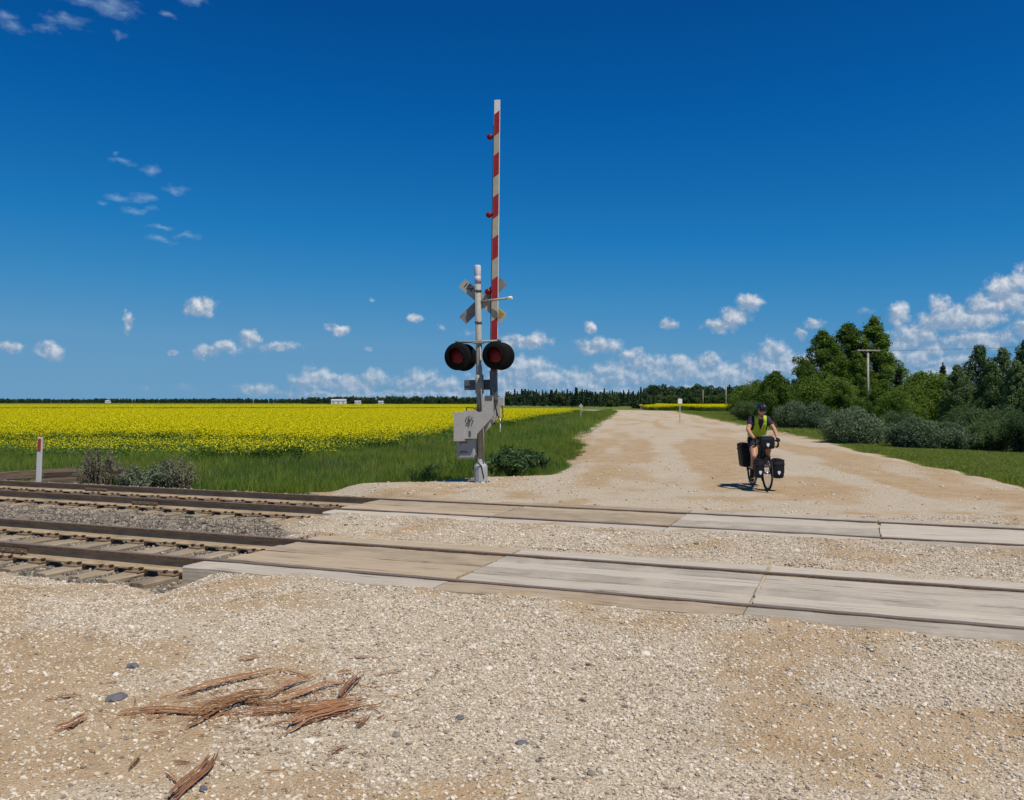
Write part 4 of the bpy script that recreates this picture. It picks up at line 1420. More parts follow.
KHAKI = plain('aged_white_sheeting', (0.42, 0.40, 0.31), 0.5, 0.0, 0.14, 6)
REDS = plain('red_sheeting', (0.33, 0.018, 0.022), 0.5, 0.0, 0.18, 8)
YELS = plain('yellow_sheeting', (0.38, 0.29, 0.03), 0.6, 0.0, 0.35, 14, dirt=(0.25, 0.20, 0.06))
RUBB = plain('black_rubber', (0.012, 0.012, 0.013), 0.65, 0.0, 0.2, 14)
INK = plain('black_lettering', (0.02, 0.018, 0.015), 0.7, 0, 0.1, 9, 0)
def lens_mat(name, c):
    m, nt, b, out = new_mat(name)
    t = nt.nodes.new('ShaderNodeTexCoord')
    v = nd(nt, 'ShaderNodeTexVoronoi', i_Vector=t.outputs['Object'], i_Scale=45.0)
    nt.links.new(ramp(nt, v.outputs['Distance'], [(0.0, tuple(q * 1.15 for q in c)), (0.8, tuple(q * 0.7 for q in c))]), b.inputs['Base Color'])
    b.inputs['Roughness'].default_value = 0.4
    b.inputs['Specular IOR Level'].default_value = 0.25
    b.inputs['Coat Weight'].default_value = 0.1
    bump(nt, b, v.outputs['Distance'], 0.4, 0.004)
    return m
RLENS = lens_mat('red_lens', (0.21, 0.008, 0.008))

SIG = thing('crossing_signal', 'tall railway crossing signal with raised red and white striped gate arm', 'crossing signal', (-0.664, 18.45, 0.0), R(-14))
SIG.rotation_euler = (0, R(-0.95), R(-14))
# local axes: x right, y away from the camera; one metre is about 47 px
MB().lathe([(0.0, -0.12), (0.19, -0.12), (0.19, -0.01), (0.165, 0.0), (0.150, 0.02), (0.147, 0.33), (0.135, 0.37), (0.105, 0.39), (0.085, 0.45), (0.072, 0.50), (0.0, 0.50)], n=12, sm=False).build('base', LGREY, SIG)
pole = MB()
pole.tube([(0, 0, 0.35), (0, 0, 4.60)], 0.067, 20)
pole.build('mast', GALV, SIG)
cap = MB()
cap.lathe([(0.069, 4.42), (0.072, 4.43), (0.072, 4.63), (0.060, 4.65), (0.0, 4.65)], n=20)
cap.build('mast_cap', plain('cap_grey', (0.56, 0.57, 0.58), 0.5, 0, 0.15, 8), SIG)
MB().tube([(0, 0, 4.25), (0, 0, 4.42)], 0.0695, 20).build('mast_band', plain('faded_band', (0.45, 0.42, 0.50), 0.5), SIG)
for z in (4.10, 3.42, 3.02, 2.02):
    cl_ = MB()
    cl_.tube([(0, 0, z - 0.022), (0, 0, z + 0.022)], 0.080, 18)
    cl_.box((0.0, 0.09, z), (0.06, 0.05, 0.05))
    cl_.build('clamp', DGREY, SIG)
# crossbuck on the far side of the mast
cb = bpy.data.objects.new('crossbuck', None)
link(cb)
cb.parent = SIG
cb.location = (0.075, 0.12, 3.90)
for k, sgn in enumerate((1, -1)):
    bl = MB()
    bl.box((0, 0, 0), (1.24, 0.006, 0.225), bev=0.0)
    bl.box((0, 0.005, 0.104), (1.24, 0.012, 0.012))
    bl.box((0, 0.005, -0.104), (1.24, 0.012, 0.012))
    b_ = bl.build('blade', ALU if sgn > 0 else plain('blade_back_shaded', (0.25, 0.235, 0.22), 0.65, 0, 0.3, 8), cb, (0, 0.010 * k, 0), (0, R(41) * (1 if sgn > 0 else -1), 0))  # second blade's shade from its tilt is put into a darker colour
    if sgn > 0:
        fc = bpy.data.curves.new('mile_number', 'FONT')
        fc.body = '104'
        fc.size = 0.155
        fc.extrude = 0.002
        fo = bpy.data.objects.new('tmp', fc)
        COL.objects.link(fo)
        dg = bpy.context.evaluated_depsgraph_get()
        tm = bpy.data.meshes.new_from_object(fo.evaluated_get(dg))
        bpy.data.objects.remove(fo)
        lo = obj('mile_number', tm, cb, (0, 0, 0), mats=INK)
        M = Matrix.Rotation(R(41), 4, 'Y') @ Matrix.Translation((-0.56, -0.008, -0.03)) @ Matrix.Rotation(R(90), 4, 'X')
        lo.matrix_local = M
        ys = MB()
        ys.box((0.42, -0.006, 0.015), (0.26, 0.004, 0.12))
        y_o = ys.build('yellow_panel', YELS, cb, (0, 0, 0), (0, R(41), 0))
        y_o['label'] = 'weathered yellow strip on the lower right blade'
br = MB()
br.box((-0.04, -0.055, 0.0), (0.16, 0.06, 0.05))
br.build('bracket', DGREY, cb)
# short horizontal arm beside the crossbuck
arm = MB()
arm.tube([(0.06, 0.0, 3.87), (0.66, -0.10, 3.90)], 0.024, 10)
am = arm.build('side_arm', GALV, SIG)
MB().tube([(0.66, -0.10, 3.90), (0.78, -0.12, 3.906)], 0.033, 12).build('arm_tip', WHITEP, am)

# two pairs of flashing lights
ca = MB()
ca.tube([(-0.49, -0.04, 3.01), (0.49, -0.04, 3.01)], 0.026, 10)
ca.box((0, -0.02, 3.0), (0.22, 0.16, 0.07), bev=0.012)
ca.build('light_crossarm', GALV, SIG)
def signal_light(x, face):
    """face -1 looks to the camera side, +1 away"""
    y0 = 0.05 + face * 0.12
    root = MB()
    root.lathe([(0.0, 0.0), (0.10, 0.0), (0.135, 0.05), (0.155, 0.14), (0.16, 0.16)], (x, y0 - face * 0.06, 2.70), (0, face, 0), 24)
    hs = root.build('light_housing', BLACK, SIG)
    bk = MB()
    bk.lathe([(0.150, 0.0), (0.296, 0.0), (0.300, 0.006), (0.296, 0.012), (0.150, 0.012)], (x, y0 + face * 0.10, 2.70), (0, face, 0), 36)
    bk.build('background_disc', BLACK, hs)
    ln = MB()
    ln.lathe([(0.0, 0.032), (0.06, 0.028), (0.11, 0.015), (0.150, 0.0)], (x, y0 + face * 0.112, 2.70), (0, face, 0), 28)
    ln.build('lens', RLENS, hs)
    hd = MB()
    vs, fs = [], []
    n = 22
    for i in range(n + 1):
        a = R(-35) + R(250) * i / n
        L = 0.20 * (0.45 + 0.55 * max(0.0, math.sin(a)) ** 0.6) if math.sin(a) > -0.2 else 0.14
        for (rr, yy) in ((0.165, 0.0), (0.172, L), (0.168, L), (0.160, 0.0)):
            vs.append((x + rr * math.cos(a), y0 + face * (0.11 + yy), 2.70 + rr * math.sin(a)))
    for i in range(n):
        for k in range(4):
            k2 = (k + 1) % 4
            fs.append((i * 4 + k, i * 4 + k2, i * 4 + 4 + k2, i * 4 + 4 + k))
    hd.add(vs, fs, sm=False)
    hd.build('hood', BLACK, hs)
    nk = MB()
    xo = x + (0.045 if x > 0 else -0.045)
    nk.tube([(xo, -0.04, 3.03), (xo, face * 0.06 + 0.03, 2.82)], 0.022, 8)
    nk.lathe([(0.0, 0.0), (0.045, 0.0), (0.045, 0.05), (0.0, 0.06)], (xo, -0.04, 2.995), (0, 0, 1), 12)
    nk.build('hanger', GALV, hs)
for x in (-0.42, 0.42):
    for f_ in (-1, 1):
        signal_light(x, f_)
# sign seen from its back below the lights
sp = MB()
sp.box((-0.07, 0.10, 2.09), (0.60, 0.006, 0.22))
sp.box((-0.07, 0.09, 2.09), (0.60, 0.02, 0.03))
sp.build('small_sign_back', DGREY, SIG)
sl = MB()
sl.tube([(0, 0, 1.90), (0, 0, 2.30)], 0.092, 18)
sl.build('mast_sleeve', GALV, SIG)
# gate mechanism
MB().box((-0.27, -0.02, 0.735), (0.41, 0.40, 0.43), bev=0.035).build('mechanism_housing', plain('housing_paint', (0.34, 0.35, 0.355), 0.6, 0.0, 0.15, 7, dirt=(0.27, 0.25, 0.22)), SIG)
lid = MB()
for z in (0.86, 0.66):
    lid.box((-0.30, -0.226, z), (0.16, 0.012, 0.022))
    lid.box((-0.375, -0.226, z - 0.02), (0.012, 0.012, 0.05))
lid.build('latch', DGREY, SIG)
MB().prism([(-0.48, 0.90), (-0.25, 0.90), (-0.22, 1.50), (-0.48, 1.51)], -0.36, -0.24).build('counterweight', GREYP, SIG)
arm_poly = [(-0.26, 0.95), (0.01, 0.95), (0.03, 1.05), (0.39, 1.42), (0.39, 1.82), (0.145, 1.82), (0.145, 1.52), (0.06, 1.50), (0.0, 1.54), (-0.26, 1.54)]
sa = MB()
sa.prism(arm_poly, -0.34, -0.31)
sa.prism(arm_poly, 0.22, 0.25)
sa_o = sa.build('gate_support_arm', GREYP, SIG)
bt = MB()
for k in range(8):
    a = k * math.pi / 4
    bt.tube([(-0.135 + 0.085 * math.cos(a), -0.34, 1.33 + 0.085 * math.sin(a)), (-0.135 + 0.085 * math.cos(a), -0.36, 1.33 + 0.085 * math.sin(a))], 0.014, 6)
bt.tube([(-0.135, -0.33, 1.33), (-0.135, -0.37, 1.33)], 0.035, 12)
bt.box((-0.13, -0.343, 1.05), (0.05, 0.004, 0.12))
bt.build('bolt_ring', DGREY, sa_o)
MB().tube([(-0.135, -0.31, 1.33), (-0.135, 0.24, 1.33)], 0.05, 14).build('pivot_shaft', DGREY, SIG)
MB().tube([(-0.135, 0.0, 0.9), (-0.135, 0.0, 1.33)], 0.09, 14).build('drive_column', GREYP, SIG)
# conversion bracket and the arm itself, leaning a touch
cbk = MB()
cbk.box((0.295, -0.04, 1.80), (0.16, 0.62, 0.10), bev=0.01)
cbk.box((0.305, 0.05, 2.10), (0.16, 0.09, 0.56), bev=0.012)
cbk.build('arm_adapter', DGREY, SIG)
GA = bpy.data.objects.new('gate_arm', None)
link(GA)
GA.parent = SIG
GA.location = (0.315, 0.05, 2.34)
GA.rotation_euler = (0, R(1.65), 0)
L_ARM = 5.83
def arm_w(z): return 0.152 - 0.028 * z / L_ARM
spine = MB()
vs = []
for z in (0, L_ARM):
    w = arm_w(z) / 2
    vs += [(-w, -0.018, z), (w, -0.018, z), (w, 0.018, z), (-w, 0.018, z)]
spine.add(vs, [(0, 1, 2, 3), (4, 7, 6, 5), (0, 4, 5, 1), (1, 5, 6, 2), (2, 6, 7, 3), (3, 7, 4, 0)])
spine.build('arm_spine', WHITEP, GA)
per, z0, slant = 0.884, -0.216, 0.085
k = 0
while z0 + k * per < L_ARM + 0.2:
    for j, (lo_, hi_, mt) in enumerate(((0.0, 0.472, REDS), (0.472, per, KHAKI))):
        a, b_ = z0 + k * per + lo_, z0 + k * per + hi_
        if mt is KHAKI and b_ > L_ARM - 0.12:
            mt = WHITEP
        ll, lr, hl, hr = a - slant / 2, a + slant / 2, b_ - slant / 2, b_ + slant / 2
        cl0 = lambda z: min(max(z, 0.002), L_ARM - 0.004)
        if cl0(hl) - cl0(ll) < 0.01:
            continue
        for yf in (-1, 1):
            y = yf * 0.0215
            st = MB()
            w = lambda z: arm_w(z) / 2 - 0.006
            quad = [(-w(ll), cl0(ll)), (w(lr), cl0(lr)), (w(hr), cl0(hr)), (-w(hl), cl0(hl))]
            st.prism(quad, y - 0.0022 * yf, y)
            st.build('red_stripe' if mt is REDS else 'white_stripe', mt, GA)
    k += 1
MB().tube([(-0.086, 0, 0.1), (-0.074, 0, 5.3)], 0.010, 6).build('lamp_cable', RUBB, GA)
for z in (5.05, 3.38, 1.74):
    lb = MB()
    lb.lathe([(0.0, -0.055), (0.045, -0.05), (0.062, -0.03), (0.062, 0.03), (0.045, 0.05), (0.0, 0.055)], (-0.155, 0, z), (0, 1, 0), 18)
    lo_ = lb.build('gate_lamp', RLENS, GA)
    MB().box((-0.095, 0, z), (0.06, 0.05, 0.05)).build('lamp_bracket', BLACK, lo_)
# small box and dangling cables right of the arm
jb = MB()
jb.box((0.50, -0.10, 1.72), (0.13, 0.10, 0.19), bev=0.012)
jb.build('junction_box', ALU, SIG)
MB().box((0.40, -0.08, 1.74), (0.22, 0.03, 0.05)).build('box_bracket', DGREY, SIG)
for k, pts_ in enumerate(([(0.33, -0.2, 2.0), (0.40, -0.22, 1.7), (0.43, -0.2, 1.45), (0.36, -0.15, 1.25), (0.26, -0.1, 1.35)],
                          [(0.36, -0.2, 1.9), (0.44, -0.24, 1.5), (0.50, -0.2, 1.28), (0.55, -0.14, 1.42), (0.52, -0.1, 1.63)],
                          [(0.33, -0.18, 1.8), (0.36, -0.22, 1.45), (0.33, -0.2, 1.22), (0.28, -0.16, 1.3)])):
    MB().tube(pts_, 0.012, 6).build('cable', RUBB, SIG)
MB().tube([(0.085, -0.06, 0.42), (0.085, -0.06, 1.30), (0.06, -0.08, 1.9), (0.05, -0.07, 2.9)], 0.017, 8).build('conduit', GALV, SIG)
for k in range(8):
    a = k * math.pi / 4 + 0.2
    MB().lathe([(0.0, 0.0), (0.02, 0.0), (0.02, 0.028), (0.0, 0.03)], (0.17 * math.cos(a), 0.17 * math.sin(a), 0.0), (0, 0, 1), 6).build('anchor_bolt', DGREY, SIG)
MB().tube([(-0.05, -0.22, 0.60), (-0.02, -0.20, 0.45), (0.05, -0.13, 0.36), (0.10, -0.12, 0.1)], 0.014, 6).build('cable', RUBB, SIG)
MB().tube([(0.475, -0.12, 1.36), (0.478, -0.12, 1.08)], 0.014, 8).build('hanging_rod', WHITEP, SIG)
MB().tube([(-0.30, -0.02, 1.50), (-0.26, -0.12, 1.60), (-0.12, -0.12, 1.60), (0.02, -0.04, 1.52)], 0.013, 6).build('cable', RUBB, SIG)

# ------------------------------------------------------------------ marker post, old ties, signs, poles
pp = thing('marker_post', 'leaning white marker post with red top beside the far track', 'post', (-11.02, 20.05, -0.42), R(10))
pp.rotation_euler = (0, R(2.5), R(-10))
MB().box((0, 0, 0.66), (0.115, 0.05, 1.32), bev=0.008).build('post', plain('white_post', (0.66, 0.65, 0.62), 0.6, 0, 0.12, 7, dirt=(0.5, 0.46, 0.40)), pp)
MB().box((0, -0.027, 1.14), (0.085, 0.006, 0.29)).build('red_reflector', plain('red_orange_band', (0.40, 0.06, 0.03), 0.5), pp)
MB().tube([(0.02, 0, 1.31), (0.02, 0, 1.40)], [0.022, 0.008], 8).build('post_tip', plain('orange_tip', (0.5, 0.12, 0.03), 0.5), pp)

OLDT = wood_mat('rotten_tie', (0.06, 0.042, 0.03), (0.14, 0.10, 0.07), (0.24, 0.18, 0.13), 0.8, axis=0)
for k, (xy, L, rz, rx, dz, lb) in enumerate((
        ((-10.75, 21.7), 2.0, R(-2), R(8), 0.16, 'dark rotten railway tie lying in the weeds right of the marker post'),
        ((-12.3, 22.2), 2.2, R(5), R(-6), 0.10, 'broken old tie lying in the weeds behind the marker post'),
        ((-11.2, 21.5), 1.5, R(14), R(3), -0.04, 'short old tie half buried under the dark rotten tie'))):
    z = float(ballast_z(np.array([xy[0]]), np.array([xy[1]]))[0])
    mesh = plank_mesh(L, 0.24, 900 + k, 0.20)
    o = obj('old_tie', mesh, None, (xy[0], xy[1], -0.36 + 0.22 + dz), (rx, R(-3.0), rz), OLDT)
    tag(o, lb, 'timber', 'discarded ties in the weeds')

POLEW = wood_mat('pole_wood', (0.20, 0.17, 0.14), (0.36, 0.32, 0.27), (0.47, 0.43, 0.37), 0.4, axis=2)
def utility_pole(xy, h, arms, lb):
    t = thing('utility_pole', lb, 'utility pole', (xy[0], xy[1], -0.3), R(8), 'wooden utility poles')
    MB().tube([(0, 0, -0.3), (0, 0, h)], [0.17, 0.12], 10).build('pole', POLEW, t)
    if arms:
        a = MB()
        a.box((0, -0.16, h - 0.12), (2.9, 0.12, 0.16), bev=0.01)
        a.build('crossarm', POLEW, t)
        for sx in (-1, 1):
            MB().tube([(sx * 0.75, -0.16, h - 0.2), (0, -0.1, h - 0.95)], 0.022, 5).build('brace', DGREY, t)
        for x in (-1.3, -0.75, 0.75, 1.3):
            MB().lathe([(0.0, 0), (0.03, 0), (0.05, 0.06), (0.03, 0.09), (0.055, 0.13), (0.0, 0.17)], (x, -0.16, h - 0.04), (0, 0, 1), 8).build('insulator', DGREY, t)
    return t
utility_pole((42.95, 104.00), 8.35, True, 'tall wooden utility pole with T crossarm rising in front of the poplars')
utility_pole((50.89, 205.00), 7.1, False, 'taller of two distant poles above the yellow strip')
utility_pole((64.26, 290.00), 6.1, False, 'shorter distant pole left of the taller one above the yellow strip')
wire0 = Vector(((42.95, 104.00) + (7.95,)))
wire1 = Vector((68.0, 72.0, 8.6))
for k, off_ in enumerate((-1.2, 0.7, 1.2)):
    pts_ = []
    for i in range(25):
        t_ = i / 24
        q = wire0.lerp(wire1, t_) + Vector((off_ * 0.9, off_ * 0.3, -2.0 * 4 * t_ * (1 - t_) * 0.35))
        pts_.append(q)
    o = MB().tube(pts_, 0.006, 5).build('power_line', DGREY)
    tag(o, ('left of three thin overhead wires leaving the T-topped pole', 'middle of three thin overhead wires leaving the T-topped pole', 'right of three thin overhead wires leaving the T-topped pole')[k], 'wire', 'overhead wires')

def road_sign(xy, h, w, hh, mat, lb, diamond=False):
    t = thing('road_sign', lb, 'sign', (xy[0], xy[1], -0.35), R(6), 'small signs beside the road')
    MB().box((0, 0.02, h / 2), (0.07, 0.05, h + 0.3)).build('post', ALU, t)
    p_ = MB()
    p_.box((0, 0, 0), (w, 0.02, hh))
    p_.build('panel', mat, t, (0, -0.02, h - hh * 0.3), (0, R(45) if diamond else 0, 0))
    return t
road_sign((14.03, 72.00), 2.25, 0.36, 0.40, WHITEP, 'small white sign on a post right of the gravel road')
road_sign((7.04, 88.00), 1.75, 0.34, 0.34, ALU, 'grey diamond sign seen from behind at the left road edge', True)
road_sign((25.44, 170.00), 1.55, 0.7, 0.35, YELS, 'tiny yellow sign at the road bend before the wood')

# farm buildings on the left horizon
SIDING = plain('white_metal_siding', (0.72, 0.73, 0.74), 0.5, 0, 0.05, 1)
ROOFM = plain('pale_metal_roof', (0.62, 0.64, 0.66), 0.45, 0.2, 0.06, 1)
def farm_shed(xy, L, Wd, hw, hr, lb, doors=3):
    t = thing('farm_building', lb, 'building', (xy[0], xy[1], -0.5), R(4), 'farm buildings on the horizon')
    MB().box((0, 0, hw / 2), (L, Wd, hw)).build('wall', SIDING, t)
    r_ = MB()
    r_.prism([(-Wd / 2 - 0.4, hw), (0, hw + hr), (Wd / 2 + 0.4, hw), (0, hw + hr - 0.25)], -L / 2 - 0.3, L / 2 + 0.3, axes=('y', 'z', 'x'))
    r_.prism([(-Wd / 2, hw), (0, hw + hr - 0.3), (Wd / 2, hw)], -L / 2 + 0.02, L / 2 - 0.02, axes=('y', 'z', 'x'))
    r_.build('roof', ROOFM, t)
    for k in range(doors):
        x = -L / 2 + L * (k + 0.5) / doors
        MB().box((x, -Wd / 2 - 0.06, hw * 0.38), (L / doors * 0.45, 0.1, hw * 0.76)).build('door', ALU, t)
farm_shed((-176.61, 880.00), 14.5, 10, 3.6, 1.5, 'largest white farm shed on the left horizon')
farm_shed((-160.79, 900.00), 6, 7, 2.6, 1.0, 'small pale shed right of the largest white farm shed', 2)
farm_shed((-141.33, 930.00), 5, 6, 2.4, 1.0, 'lone tiny white shed on the horizon nearest the signal', 1)
farm_shed((-703.02, 1500.00), 7, 8, 3.6, 1.5, 'tiny white shed on the far left horizon above the marker post side', 2)

# ------------------------------------------------------------------ splintered wood in the foreground
SPL = wood_mat('splintered_wood', (0.10, 0.045, 0.022), (0.26, 0.125, 0.062), (0.40, 0.215, 0.115), 0.7, axis=0)
def splinter(name, pts_, w, lb, strands=2, lift=0.02, seed=0):
    """long torn fibres: several tapering strips side by side"""
    r_ = random.Random(seed)
    P = [Vector((a, b_, 0)) for (a, b_) in pts_]
    P[0] = P[0] + (P[0] - P[1]) * 0.18
    P[-1] = P[-1] + (P[-1] - P[-2]) * 0.18
    c = sum(P, Vector()) / len(P)
    z0 = float(gravel_z(np.array([c.x]), np.array([c.y]))[0])
    ax = (P[-1] - P[0]).normalized()
    rz = math.atan2(ax.y, ax.x)
    R_ = Matrix.Rotation(-rz, 3, 'Z')
    mb = MB()
    n = 12
    for st in range(strands):
        offy = (st - (strands - 1) / 2) * w * 0.7 + r_.uniform(-0.3, 0.3) * w
        t0, t1 = (0.0, 1.0) if st == 0 else (r_.uniform(0, 0.25), r_.uniform(0.7, 1.0))
        ring = []
        for i in range(n + 1):
            t = t0 + (t1 - t0) * i / n
            f_ = t * (len(P) - 1)
            k = min(int(f_), len(P) - 2)
            q = P[k].lerp(P[k + 1], f_ - k)
            q = R_ @ (q - c)
            e = math.sin(math.pi * min(1, max(0, (i / n)))) ** 0.3
            ww = w * (0.12 + 0.88 * e) * r_.uniform(0.6, 1.2) * 0.5
            hh = w * 0.32 * (0.3 + 0.7 * e)
            zz = 0.006 + lift * (0.35 + 0.65 * math.sin(math.pi * t)) + st * 0.006 + r_.uniform(-0.003, 0.003)
            yy = q.y + offy * (0.4 + 0.6 * e) + r_.uniform(-1, 1) * w * 0.10
            tw = (i / n - 0.5) * 0.9 * (1 if st % 2 else -1)
            cs_, sn_ = math.cos(tw), math.sin(tw)
            ring.append([(q.x, yy - ww * cs_, zz - ww * sn_ * 0.5), (q.x, yy - ww * 0.2, zz + hh), (q.x, yy + ww * cs_, zz + ww * sn_ * 0.5), (q.x, yy, zz - hh * 0.6)])
        vs = [v for r4 in ring for v in r4]
        fs = [(i * 4 + k, i * 4 + (k + 1) % 4, i * 4 + 4 + (k + 1) % 4, i * 4 + 4 + k) for i in range(n) for k in range(4)]
        fs += [(0, 1, 2, 3), tuple(n * 4 + k for k in range(4))[::-1]]
        mb.add(vs, fs)
    o = mb.build(name, SPL, None, (c.x, c.y, z0), (0, 0, rz))
    tag(o, lb, 'wood splinter', 'splintered wood on the gravel')
    return o
SPLINTERS = [
    ([(-2.15, 4.75), (-1.95, 4.78), (-1.71, 4.74), (-1.47, 4.75)], 0.040, 'long flat splinter at the left end of the pile, pointing left', 2, 0.015),
    ([(-1.97, 4.99), (-1.83, 5.15), (-1.65, 5.33), (-1.50, 5.51)], 0.034, 'straight splinter along the upper left of the pile', 2, 0.03),
    ([(-1.51, 5.51), (-1.39, 5.45), (-1.27, 5.37)], 0.022, 'short dark splinter at the top corner of the pile', 1, 0.02),
    ([(-1.71, 4.55), (-1.64, 4.75), (-1.53, 4.94), (-1.40, 5.03)], 0.050, 'thick splinter with a blunt split end crossing the middle of the pile', 3, 0.055),
    ([(-1.41, 4.99), (-1.34, 5.18), (-1.21, 5.39)], 0.030, 'splinter sticking out of the pile towards the upper right', 2, 0.04),
    ([(-1.34, 4.91), (-1.21, 5.03), (-1.12, 5.18), (-1.01, 5.24)], 0.030, 'curved splinter lying across the right half of the pile', 2, 0.035),
    ([(-1.75, 4.93), (-1.58, 4.93), (-1.41, 4.88), (-1.26, 4.89)], 0.026, 'thin splinter lying beneath the thick blunt one', 2, 0.02),
    ([(-1.44, 4.72), (-1.25, 4.75), (-1.07, 4.80), (-0.91, 4.91)], 0.038, 'long low splinter along the lower middle of the pile', 3, 0.02),
    ([(-0.99, 4.94), (-0.96, 5.17), (-0.94, 5.39)], 0.030, 'short upright looking splinter at the right end of the pile', 2, 0.05),
    ([(-1.20, 4.41), (-1.11, 4.62), (-0.95, 4.77), (-0.77, 4.88)], 0.050, 'bundle of bent splinters at the lower right of the pile', 4, 0.04),
    ([(-1.12, 4.55), (-1.01, 4.66), (-0.89, 4.75)], 0.026, 'thin splinter tucked under the bent bundle', 1, 0.015),
    ([(-1.47, 3.67), (-1.45, 3.83), (-1.42, 4.00), (-1.45, 4.22)], 0.040, 'curved splinter lying alone at the bottom edge of the picture', 3, 0.03),
    ([(-2.37, 4.49), (-2.32, 4.53), (-2.31, 4.66)], 0.036, 'curled scrap of bark left of the pile', 2, 0.02),
    ([(-2.67, 4.98), (-2.58, 4.99), (-2.51, 5.03)], 0.018, 'thin reddish sliver at the far left', 1, 0.01),
    ([(-1.83, 5.72), (-1.75, 5.77), (-1.69, 5.84)], 0.026, 'small splinter on its own above the pile', 2, 0.012),
    ([(-1.10, 5.41), (-1.06, 5.43), (-1.01, 5.45)], 0.028, 'stubby scrap just above the right end of the pile', 1, 0.012),
    ([(-1.09, 5.79), (-0.99, 5.79), (-0.91, 5.81)], 0.016, 'thin faint sliver farthest up on the right', 1, 0.008),
    ([(-1.79, 4.03), (-1.79, 4.11), (-1.80, 4.18)], 0.016, 'short sliver between the bark scrap and the bottom splinter', 1, 0.008),
    ([(-1.60, 3.99), (-1.55, 3.93), (-1.51, 3.89)], 0.016, 'dark twig beside the bottom splinter', 1, 0.010),
    ([(-0.89, 4.18), (-0.85, 4.22), (-0.82, 4.29)], 0.022, 'pale sliver below the right end of the pile', 1, 0.008),
    ([(-0.81, 4.52), (-0.79, 4.59), (-0.78, 4.69)], 0.022, 'crumbled reddish scrap right of the bent bundle', 2, 0.012),
    ([(-0.86, 5.39), (-0.79, 5.43), (-0.72, 5.47)], 0.015, 'thin sliver right of the pile', 1, 0.008),
]
for k, (pts_, w, lb, st, lf) in enumerate(SPLINTERS):
    splinter('wood_splinter', pts_, w * 0.40, lb, st + 2, lf * 0.6, 300 + k)
RK = plain('dark_stone', (0.14, 0.14, 0.15), 0.8, 0, 0.3, 14)
for k, (xy, s_, lb) in enumerate((((-2.46, 5.59), 0.075, 'flat dark stone above the left end of the wood splinters'), ((-2.29, 4.99), 0.085, 'dark grey stone just left of the wood splinters'),
                                  ((-1.37, 3.83), 0.055, 'grey blue stone right of the bottom splinter'), ((0.05, 4.32), 0.055, 'grey stone on the pale gravel in the bottom middle'),
                                  ((-0.28, 4.66), 0.045, 'small dark stone left of the bottom middle stone'))):
    me = rock_meshes(1, 700 + k, 0.5, 0.2, 2)[0]
    o = obj('stone', me, None, (xy[0], xy[1], float(gravel_z(np.array([xy[0]]), np.array([xy[1]]))[0]) + s_ * 0.10), (0, 0, k * 1.1), RK)
    o.scale = (s_ * 1.25, s_ * 0.8, s_)
    tag(o, lb, 'stone', 'single larger stones')

# weeds that stand out of the grass beside the track
M_SAGE = leaf_mat('sage_leaf', (0.13, 0.165, 0.105), (0.26, 0.29, 0.20), 0.3)
M_DRYW = leaf_mat('dry_weed', (0.22, 0.20, 0.13), (0.38, 0.34, 0.23), 0.3)
M_DOCK = leaf_mat('weed_leaf', (0.030, 0.075, 0.028), (0.085, 0.150, 0.055), 0.3)
WEED = {
    'dry': willow_bush(40, 1.15, 0.55, 60, 2600, 0.035, M_DRYW),
    'sage': willow_bush(41, 0.75, 0.40, 50, 3200, 0.045, M_SAGE),
    'leafy': willow_bush(42, 0.62, 0.62, 46, 3000, 0.075, M_DOCK),
}
for k, (kind, xy, sc, lb) in enumerate((
        ('dry', (-9.95, 20.7), 1.05, 'tall dry grey weed right of the rotten tie'),
        ('sage', (-8.95, 20.3), 1.0, 'bluish sage weed right of the tall dry weed'),
        ('sage', (-8.05, 20.0), 1.2, 'grey weed clump farther right along the ballast edge'),
        ('dry', (-7.75, 20.1), 0.9, 'straw coloured weed beside the right hand grey clump'),
        ('leafy', (0.0, 20.9), 1.0, 'dark leafy weed behind the signal base on its right'),
        ('leafy', (0.45, 21.9), 0.8, 'leafy weed at the grass corner right of the signal'),
        ('leafy', (-1.9, 20.9), 0.7, 'leafy weed left of the signal base'))):
    x, y = xy
    t = thing('weed', lb, 'weed', (x, y, float(outside_z(np.array([x]), np.array([y]))[0])), k * 1.3, 'weeds in the verge')
    t.scale = (sc, sc, sc)
    obj('stem', WEED[kind][0], t)
    obj('leaves', WEED[kind][1], t)

# crumbs and hair-thin fibres torn from the splinters
fm = []
for k in range(4):
    r_ = random.Random(40 + k)
    L = 0.05
    me_ = MB().add([(-L, 0, 0), (-L * 0.3, 0.003, 0.002), (L * 0.4, r_.uniform(-.006, .006), 0.003), (L, r_.uniform(-.008, .008), 0), (L * 0.4, -0.004, 0.0), (-L * 0.3, -0.002, -0.002)],
                   [(0, 1, 5), (1, 2, 4, 5), (2, 3, 4)]).mesh('fibre')
    me_.materials.append(SPL)
    fm.append(me_)
FIB = proto_collection('fibre', fm)
N = 520
fx = np.concatenate([RNG.normal(-1.35, 0.42, N - 120), RNG.normal(-1.7, 0.7, 120)])
fy = np.concatenate([RNG.normal(4.85, 0.24, N - 120), RNG.normal(4.7, 0.6, 120)])
fz = gravel_z(fx, fy) + 0.010
scatter('wood_fibres', np.stack([fx, fy, fz], -1), np.stack([RNG.normal(0, 0.1, N), RNG.normal(0, 0.1, N), RNG.normal(0.25, 0.7, N)], -1), 0.35 + 0.9 * RNG.random(N) ** 2, RNG.integers(0, 4, N), FIB,
        'fine reddish wood fibres and crumbs around the splinter pile')

